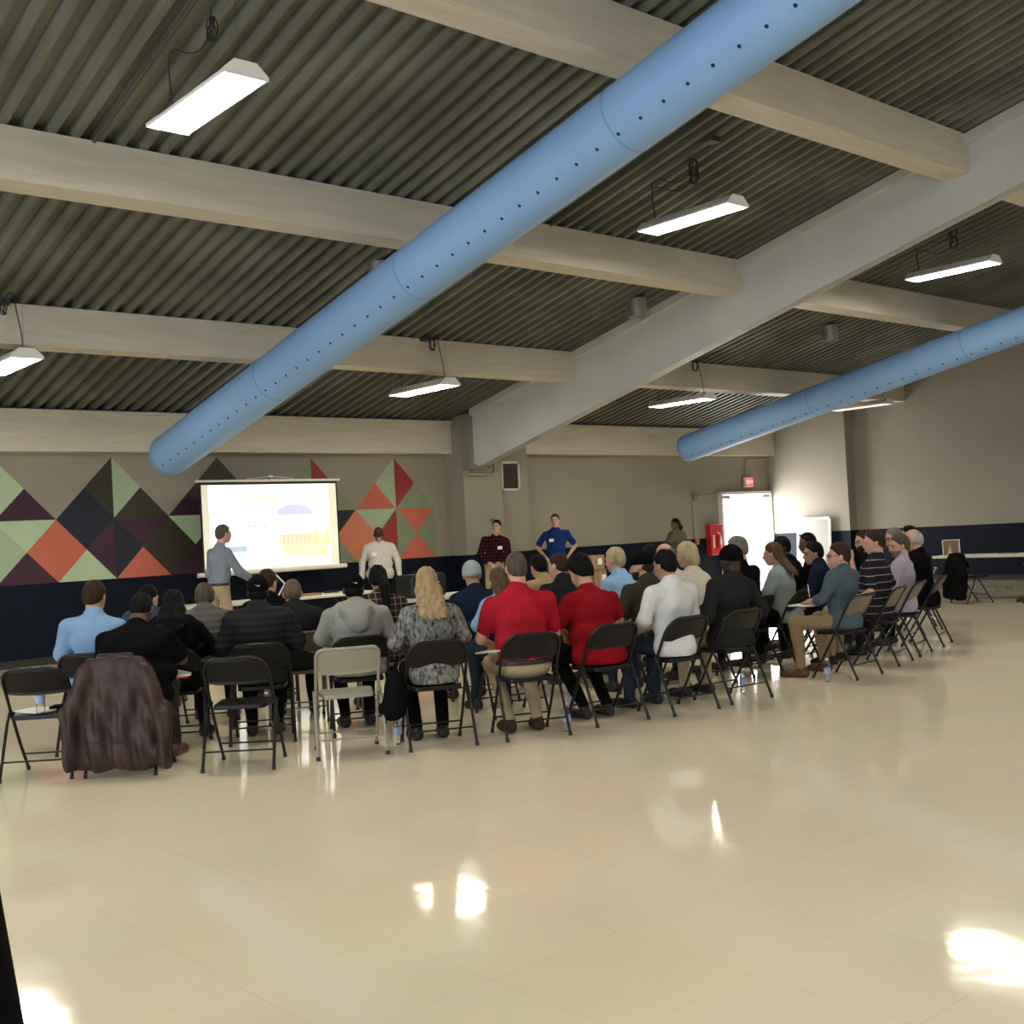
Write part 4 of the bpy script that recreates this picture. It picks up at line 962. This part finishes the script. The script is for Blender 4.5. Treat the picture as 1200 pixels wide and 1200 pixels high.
sline('text_line', -.35, 1.50, .02, .03, ly)
srect('caption_box', -.80, 1.45, .32, .09, em('pale_blue', (.55, .68, .80), 1.1))
m = MB(); pts = [(.40+.34*math.cos(a)+.0, -.0175, 2.0+.17*math.sin(a)) for a in [PI*k/14 for k in range(15)]]; m.poly(pts); m.build('picture_sky', em('sky', (.72, .74, .98), 1.1), sl)
m = MB(); m.poly([(.18, -.0175, 1.36), (.95, -.0175, 1.30), (1.02, -.0175, 1.6), (.9, -.0175, 1.72), (.5, -.0175, 1.66), (.1, -.0175, 1.66), (.06, -.0175, 1.58)]); m.build('picture_ground', em('straw', (1.0, .93, .62), 1.1), sl)
m = MB()
for k in range(7): m.box((.18+k*.075, -.0195, 1.60), (.035, .002, .11))
m.box((.42, -.0195, 1.675), (.62, .002, .03)); m.build('picture_building', em('building', (.92, .80, .52), 1.0), sl)
m = MB()
for x_ in (.76, .98): m.poly([(x_-.05, -.0195, 1.5), (x_+.05, -.0195, 1.5), (x_+.01, -.0195, 1.86), (x_-.01, -.0195, 1.86)])
m.build('picture_tree', em('tree', (.98, .92, .45), 1.05), sl)
pol = mat('screen_case', (.72, .70, .60), .4)
MB().box((0, 0, 2.555), (Wd+.12, .05, .035), bev=.006).build('top_bar', pol, t)
MB().tube([(-Wd/2-.09, -.01, 1.13), (Wd/2+.10, -.01, 1.13)], .035, 12).build('roller_case', pol, t)
m = MB(); m.tube([(-.42, 0, 2.58), (0, 0, 2.625), (.42, 0, 2.58)], .004, 5); m.box((0, 0, 2.62), (.07, .03, .035)); m.build('hanging_bail', pol, t)
m = MB(); m.tube([(0, .03, .1), (0, .03, 2.6)], .014, 8); m.build('pole', blackm, t)
for a in (90, 210, 330):
    c_, s_ = math.cos(math.radians(a)), math.sin(math.radians(a))
    MB().tube([(0, .03, .55), (.42*c_, .03+.42*s_, .012)], .011, 6).build('leg', blackm, t)
# ------------------------------------------------------------------ tables
tabm = mat('table_white', (.62, .59, .50), .5); tableg = mat('table_leg_dark', (.05, .05, .05), .4, metal=.4)
def table(x, y, rz, L, label, D=.76, group=None, H=.74):
    t = empty('folding_table', (x, y, 0), rz, label, 'table', group)
    MB().box((0, 0, H-.022), (L, D, .045), bev=.012).build('tabletop', tabm, t)
    for s in (-1, 1):
        for q in (-1, 1): MB().tube([(s*(L/2-.25), q*(D/2-.1), H-.05), (s*(L/2-.22), q*(D/2-.08), 0)], .013, 8).build('leg', tableg, t)
        MB().tube([(s*(L/2-.235), -(D/2-.09), .30), (s*(L/2-.235), D/2-.09, .30)], .009, 6).build('brace', tableg, t)
        MB().tube([(s*(L/2-.25), 0, H-.06), (s*(L/2-.62), 0, H-.05), (s*(L/2-.235), 0, .30)], .007, 6).build('brace', tableg, t)
    return t
table(7.35, 15.25, 0, 1.83, 'long white folding table left of the pointing man, below the screen'); table(9.2, 15.25, 0, 1.83, 'long white folding table below the right half of the screen')
table(9.0, 12.25, 0, 1.83, 'white folding table with a black case, beside the plaid shirt woman')
table(18.2, 8.85, math.radians(-90), 2.2, 'white folding table near the right wall with a small picture frame', D=.62)
# things on the front tables
t = empty('document_case', (8.95, 12.2, .74), .1, 'black hard case standing on the white table', 'case')
MB().box((0, 0, .15), (.62, .34, .30), bev=.03).build('body', blackm, t); MB().tube([(-.1, -.0, .30), (-.1, 0, .335), (.1, 0, .335), (.1, 0, .30)], .01, 6).build('handle', blackm, t)
MB().box((.12, -.172, .17), (.10, .004, .02), mat4=Matrix.Rotation(-.4, 4, 'Y')).build('clasp', white_metal, t)
o = MB().box((9.0, 15.1, .755), (.30, .21, .03), rz=.1).build('folder', mat('folder_orange', (.42, .18, .08), .6)); tag(o, 'orange brown folder lying on the table below the screen', 'folder')
for i, (x_, y_, lb) in enumerate(((9.45, 15.2, 'dark projector cable bundle on the table below the screen'),)):
    m = MB(); m.tube([(x_+.12*math.cos(a)*(1+.1*math.sin(3*a)), y_+.08*math.sin(a), .75+.0006*k) for k, a in enumerate([2*PI*j/16 for j in range(40)])], .007, 5); tag(m.build('cable_bundle', cablem), lb, 'cable')
t = empty('desk_sign_stand', (8.62, 15.3, .74), 0, 'small white angled stand on the table, just below the screen', 'stand')
m = MB(); m.tube([(-.14, 0, .42), (.07, -.02, .20)], .012, 6); m.build('arm', white_metal, t); MB().tube([(.07, -.02, .20), (-.06, 0, .0)], .012, 6).build('leg', white_metal, t)
t = empty('paper_stack', (8.25, 15.0, .74), .2, 'white papers on the table near the pointing hand', 'papers')
MB().box((0, 0, .01), (.30, .21, .02)).build('sheets', paperw, t)
# boxes of cardboard behind the audience
card = mat('cardboard', (.30, .195, .11), .8, noise=.08, nscale=8)
def cbox(x, y, z, d, rz, lb):
    t = empty('cardboard_box', (x, y, z), rz, lb, 'box', 'cardboard boxes by the back wall')
    MB().box((0, 0, d[2]/2), d, bev=.004).build('carton', card, t); MB().box((0, 0, d[2]/2), (.06, d[1]+.004, d[2]+.004)).build('tape', mat('packing_tape', (.36, .26, .16), .3), t)
    MB().box((d[0]*.28, -d[1]/2-.002, d[2]*.55), (.12, .004, .12)).build('shipping_label', paperw, t); return t
cbox(15.62, 15.9, .72, (.62, .45, .28), .05, 'brown cardboard box on top of the stack, with a white shipping label'); cbox(15.84, 15.9, .36, (.34, .36, .36), 0, 'smaller cardboard box in the middle of the stack')
cbox(15.84, 15.9, 0, (.5, .42, .36), .1, 'cardboard box at the bottom of the stack')
# right-hand table things
t = empty('picture_frame', (18.05, 9.68, .74), math.radians(-75), 'small picture frame seen from behind on the right hand table', 'picture frame')
bk = Matrix.Rotation(math.radians(8), 4, 'X')
MB().box((0, 0, .125), (.25, .012, .25), mat4=bk).build('back_panel', mat('frame_back_brown', (.22, .14, .08), .7), t)
m = MB(); m.box((0, .016, .25), (.27, .03, .02), mat4=bk); m.box((-.132, 0, .125), (.012, .03, .25), mat4=bk); m.box((.132, 0, .125), (.012, .03, .25), mat4=bk); m.build('frame', white_metal, t)
m = MB(); m.prism([(-.05, 0, .0), (.05, 0, .0), (.0, 0, .19)], (0, -.10, 0), (0, -.095, 0)); m.build('easel_back', mat('easel_tan', (.45, .38, .28), .7), t)
o = MB().box((18.1, 8.75, .745), (.2, .28, .01), rz=.2).build('leaflets', mat('leaflet_olive', (.25, .25, .15), .7)); tag(o, 'thin dark leaflet lying on the right hand table', 'leaflet')

# ------------------------------------------------------------------ draped jackets
def drape(name, loc, hd, label, cat, m, w_=.52, top=.80, bot=.17, seed=1, sleeves=True, trim=None, vox=.010, th=.045, yb=-.262, flare=.05):
    t = empty(name, (*loc, 0), math.radians(hd-90), label, cat)
    r_ = random.Random(seed)
    P_ = []
    # back panel hanging over the backrest: column of flattened ellipsoids, wider towards the hem
    nz = 8
    for k in range(nz):
        z = top-.10-(top-.10-bot-.08)*k/(nz-1); ww = w_/2*(.74+.26*min(1, k/3.))+flare*k/nz
        P_.append(E_((0, yb-.012*k/nz, z), (ww, th*(1+.25*k/nz), .11)))
    P_ += [K_((-.17, yb+.02, top-.035), (.17, yb+.02, top-.035), .038), E_((0, yb+.07, top-.12), (.20, .03, .13))]
    if sleeves:
        for s in (-1, 1):
            P_ += [K_((s*(w_/2-.05), yb, top-.10), (s*(w_/2+.035+flare*.3), yb-.03, top-.36), .062, .060), K_((s*(w_/2+.035+flare*.3), yb-.03, top-.36), (s*(w_/2+.0+flare*.7), yb-.055, bot+.05), .060, .052)]
    ph = [r_.uniform(0, 6) for _ in range(4)]
    def dsp(X, Y, Z):
        g = np.clip((top-Z)/.4, .15, 1)
        return (.012*np.sin(X*38+ph[0]+2*np.sin(Z*5+ph[1]))+.006*np.sin(X*75+Z*12+ph[2])+.004*np.sin(Z*30+X*20+ph[3]))*g
    V, Q = field_mesh(P_, vox, k=.035, disp=dsp, clip=lambda X, Y, Z: (bot+.012*np.sin(X*22+ph[0])-Z)+0*Y)
    npmesh('draped_cloth', V, Q, m, t)
    if trim:
        V, Q = field_mesh([K_((-.10, yb+.02, top+.0), (.10, yb+.02, top+.0), .030)], .008, k=.01); npmesh('collar', V, Q, trim, t)
        MB().tube([(-w_/2+.08, yb-.075, bot+.20), (-.02, yb-.080, bot+.195), (.12, yb-.078, bot+.20)], .004, 5).build('hem_seam', trim, t)
    return t
leather = mat('brown_leather', (.052, .026, .021), .5, spec=.35, col2=(.022, .011, .009), nscale=7, bump=.5, bscale=35)
leather2 = mat('brown_leather_dark', (.03, .014, .012), .4)
c2 = Vector((3.05, 7.70, 0))+fwd(47)*.24
drape('leather_jacket', (c2.x, c2.y), 47, 'dark brown leather jacket draped over a chair back, hem near the floor', 'jacket', leather, w_=.50, top=.81, bot=.055, seed=4, flare=.10, trim=leather2)
chair('black', 17.52, 9.08, -32, 'black folding chair with a long black coat over its back, by the right hand table', 'folding chairs by the right hand table')
drape('coat', (17.52, 9.08), -32, 'long black coat hanging over the chair by the right hand table', 'coat', c_black, w_=.40, top=.80, bot=.06, seed=9, vox=.014)
drape('coat', (17.98, 7.90), 130, 'black coat hanging behind the maroon person at the right edge', 'coat', c_black, w_=.46, top=.78, bot=.16, seed=12, vox=.014)
c5 = Vector((4.94, 6.56, 0))+fwd(65)*.24; sdv = Vector((-math.sin(math.radians(65)), math.cos(math.radians(65)), 0))
t = empty('dark_bag', (*(c5+sdv*.30-fwd(65)*.05)[:2], 0), math.radians(-25), 'soft black bag hanging at the left side of the blonde woman\'s chair', 'bag')
V, Q = field_mesh([E_((0, 0, .40), (.085, .12, .15)), E_((-.02, 0, .30), (.11, .14, .09)), K_((0, 0, .48), (.02, 0, .62), .03, .015)], .011, k=.04, disp=folds(.006, 5)); npmesh('bag_body', V, Q, c_black, t)

# ------------------------------------------------------------------ bottles and papers
pet = mat('clear_plastic', (.92, .95, .97), .08, trans=1.0, ior=1.33); blab = mat('bottle_label', (.45, .52, .66), .4, col2=(.10, .20, .45), nscale=38); capw = mat('bottle_cap', (.75, .75, .75), .4)
def make_bottle():
    t = empty('water_bottle', (0, 0, 0))
    prof = [(.0, .004), (.026, .002), (.031, .012), (.031, .045), (.0295, .055), (.031, .065), (.0315, .135), (.030, .150), (.022, .172), (.0125, .188), (.0125, .198)]
    MB().lathe(prof+[(r_*.92-.0006, z) for r_, z in prof[::-1]][:-1]+[(0, .006)], n=20).build('body', pet, t)
    MB().lathe([(.0322, .075), (.0325, .08), (.0325, .125), (.0322, .13)], n=20).build('label', blab, t)
    MB().lathe([(.0, .212), (.0135, .212), (.0145, .208), (.0145, .194), (0, .194)], n=14).build('cap', capw, t); return t
bp_ = make_bottle(); cc = Vector((2.62, 8.09, 0))+fwd(51)*.24
BG = 'water bottles'
for i, (x_, y_, z_, lb) in enumerate(((*(cc-fwd(51)*.10)[:2], .437, 'water bottle standing on the seat of the empty far left chair'), (4.86, 7.01, 0, 'water bottle on the floor left of the blonde woman\'s chair'),
        (5.90, 6.30, 0, 'water bottle on the floor under the right side of the bright red polo chair'), (6.62, 7.0, 0, 'water bottle on the floor deeper between the two red shirts'),
        (7.45, 6.75, 0, 'water bottle on the floor beneath the white dress shirt chair'), (8.07, 6.33, 0, 'water bottle on the floor right of the charcoal jacket'),
        (8.96, 6.07, 0, 'water bottle on the floor under the feet of the man in slate shirt'))):
    b_ = bp_ if i == 0 else copy_tree(bp_); b_.location = (x_, y_, z_); tag(b_, lb, 'water bottle', BG)
def sheet(name, loc, rz, d, m_, lb, cat='papers', tilt=0):
    o = MB().box((0, 0, d[2]/2), d, mat4=Matrix.Rotation(tilt, 4, 'X')).build(name, m_); o.location = loc; o.rotation_euler = (0, 0, rz); return tag(o, lb, cat)
q = cc+fwd(51)*.06
sheet('notebook', (q.x-.06, q.y+.03, .438), .4, (.22, .28, .012), paperw, 'pale open notebook on the seat of the empty far left chair', 'notebook')
sheet('folded_cloth', (q.x+.08, q.y-.06, .438), .9, (.12, .16, .03), c_black, 'small black folded item beside the bottle on the far left chair', 'folded item')
c1 = Vector((3.05, 7.70, 0))+fwd(47)*.24
sd1 = Vector((math.sin(math.radians(47)), -math.cos(math.radians(47)), 0))
q = c1+fwd(47)*.22+sd1*.20
for k, (mm, dz) in enumerate(((mat('paper_red', (.45, .04, .05), .6), .0), (paperw, .010), (mat('paper_grey', (.42, .42, .40), .6), .020))):
    sheet('magazine', (q.x, q.y, .61+dz), -.3+k*.25, (.26, .20, .008), mm, ('red', 'white', 'grey')[k]+' magazine in the lap of the man in black t-shirt', 'magazine', tilt=.1)
c6 = Vector((5.58, 6.26, 0))+fwd(67)*.30; sd6 = Vector((-math.sin(math.radians(67)), math.cos(math.radians(67)), 0))
q = c6+sd6*.22+fwd(67)*.02
sheet('notepad', (q.x, q.y, .625), .3, (.15, .22, .012), mat('pad_yellow', (.72, .62, .38), .7), 'pale yellow notepad on the knee of the man in bright red polo', 'notepad', tilt=-.1)
c10 = Vector((9.33, 5.90, 0))+fwd(95)*.21
q = c10+fwd(95)*.38
sheet('notepad', (q.x, q.y, .66), 0, (.2, .26, .012), paperw, 'white notepad in the lap of the man in slate shirt', 'notepad')
o = MB().tube([(q.x+.02, q.y-.04, .74), (q.x+.06, q.y+.0, .86)], .005, 6).build('pen', paperw); tag(o, 'white pen held upright by the man in slate shirt', 'pen')

# black cloth at the lower left, beside the viewer
t = empty('draped_pedestal', (.502, 3.009, 0), 0, 'black cloth covered pedestal edge at the lower left corner', 'pedestal')
prof = [(.02, 1.05), (.30, 1.05), (.325, 1.03)]+[(.325+.12*((1.03-z)/1.03), z) for z in [1.0-.05*k for k in range(20)]]+[(.445, .005)]
m = MB(); n = 64; vs = []; fs = []
for r_, z in prof:
    for k in range(n):
        a = 2*PI*k/n; rr_ = r_+.012*(1.05-z)*math.sin(a*9); vs.append((rr_*math.cos(a), rr_*math.sin(a), z))
for i in range(len(prof)-1):
    for k in range(n): fs.append((i*n+k, i*n+(k+1) % n, (i+1)*n+(k+1) % n, (i+1)*n+k))
m.add(vs, fs, 0, True); m.add([vs[k] for k in range(n)], [tuple(range(n))]); m.build('cloth', c_black, t)
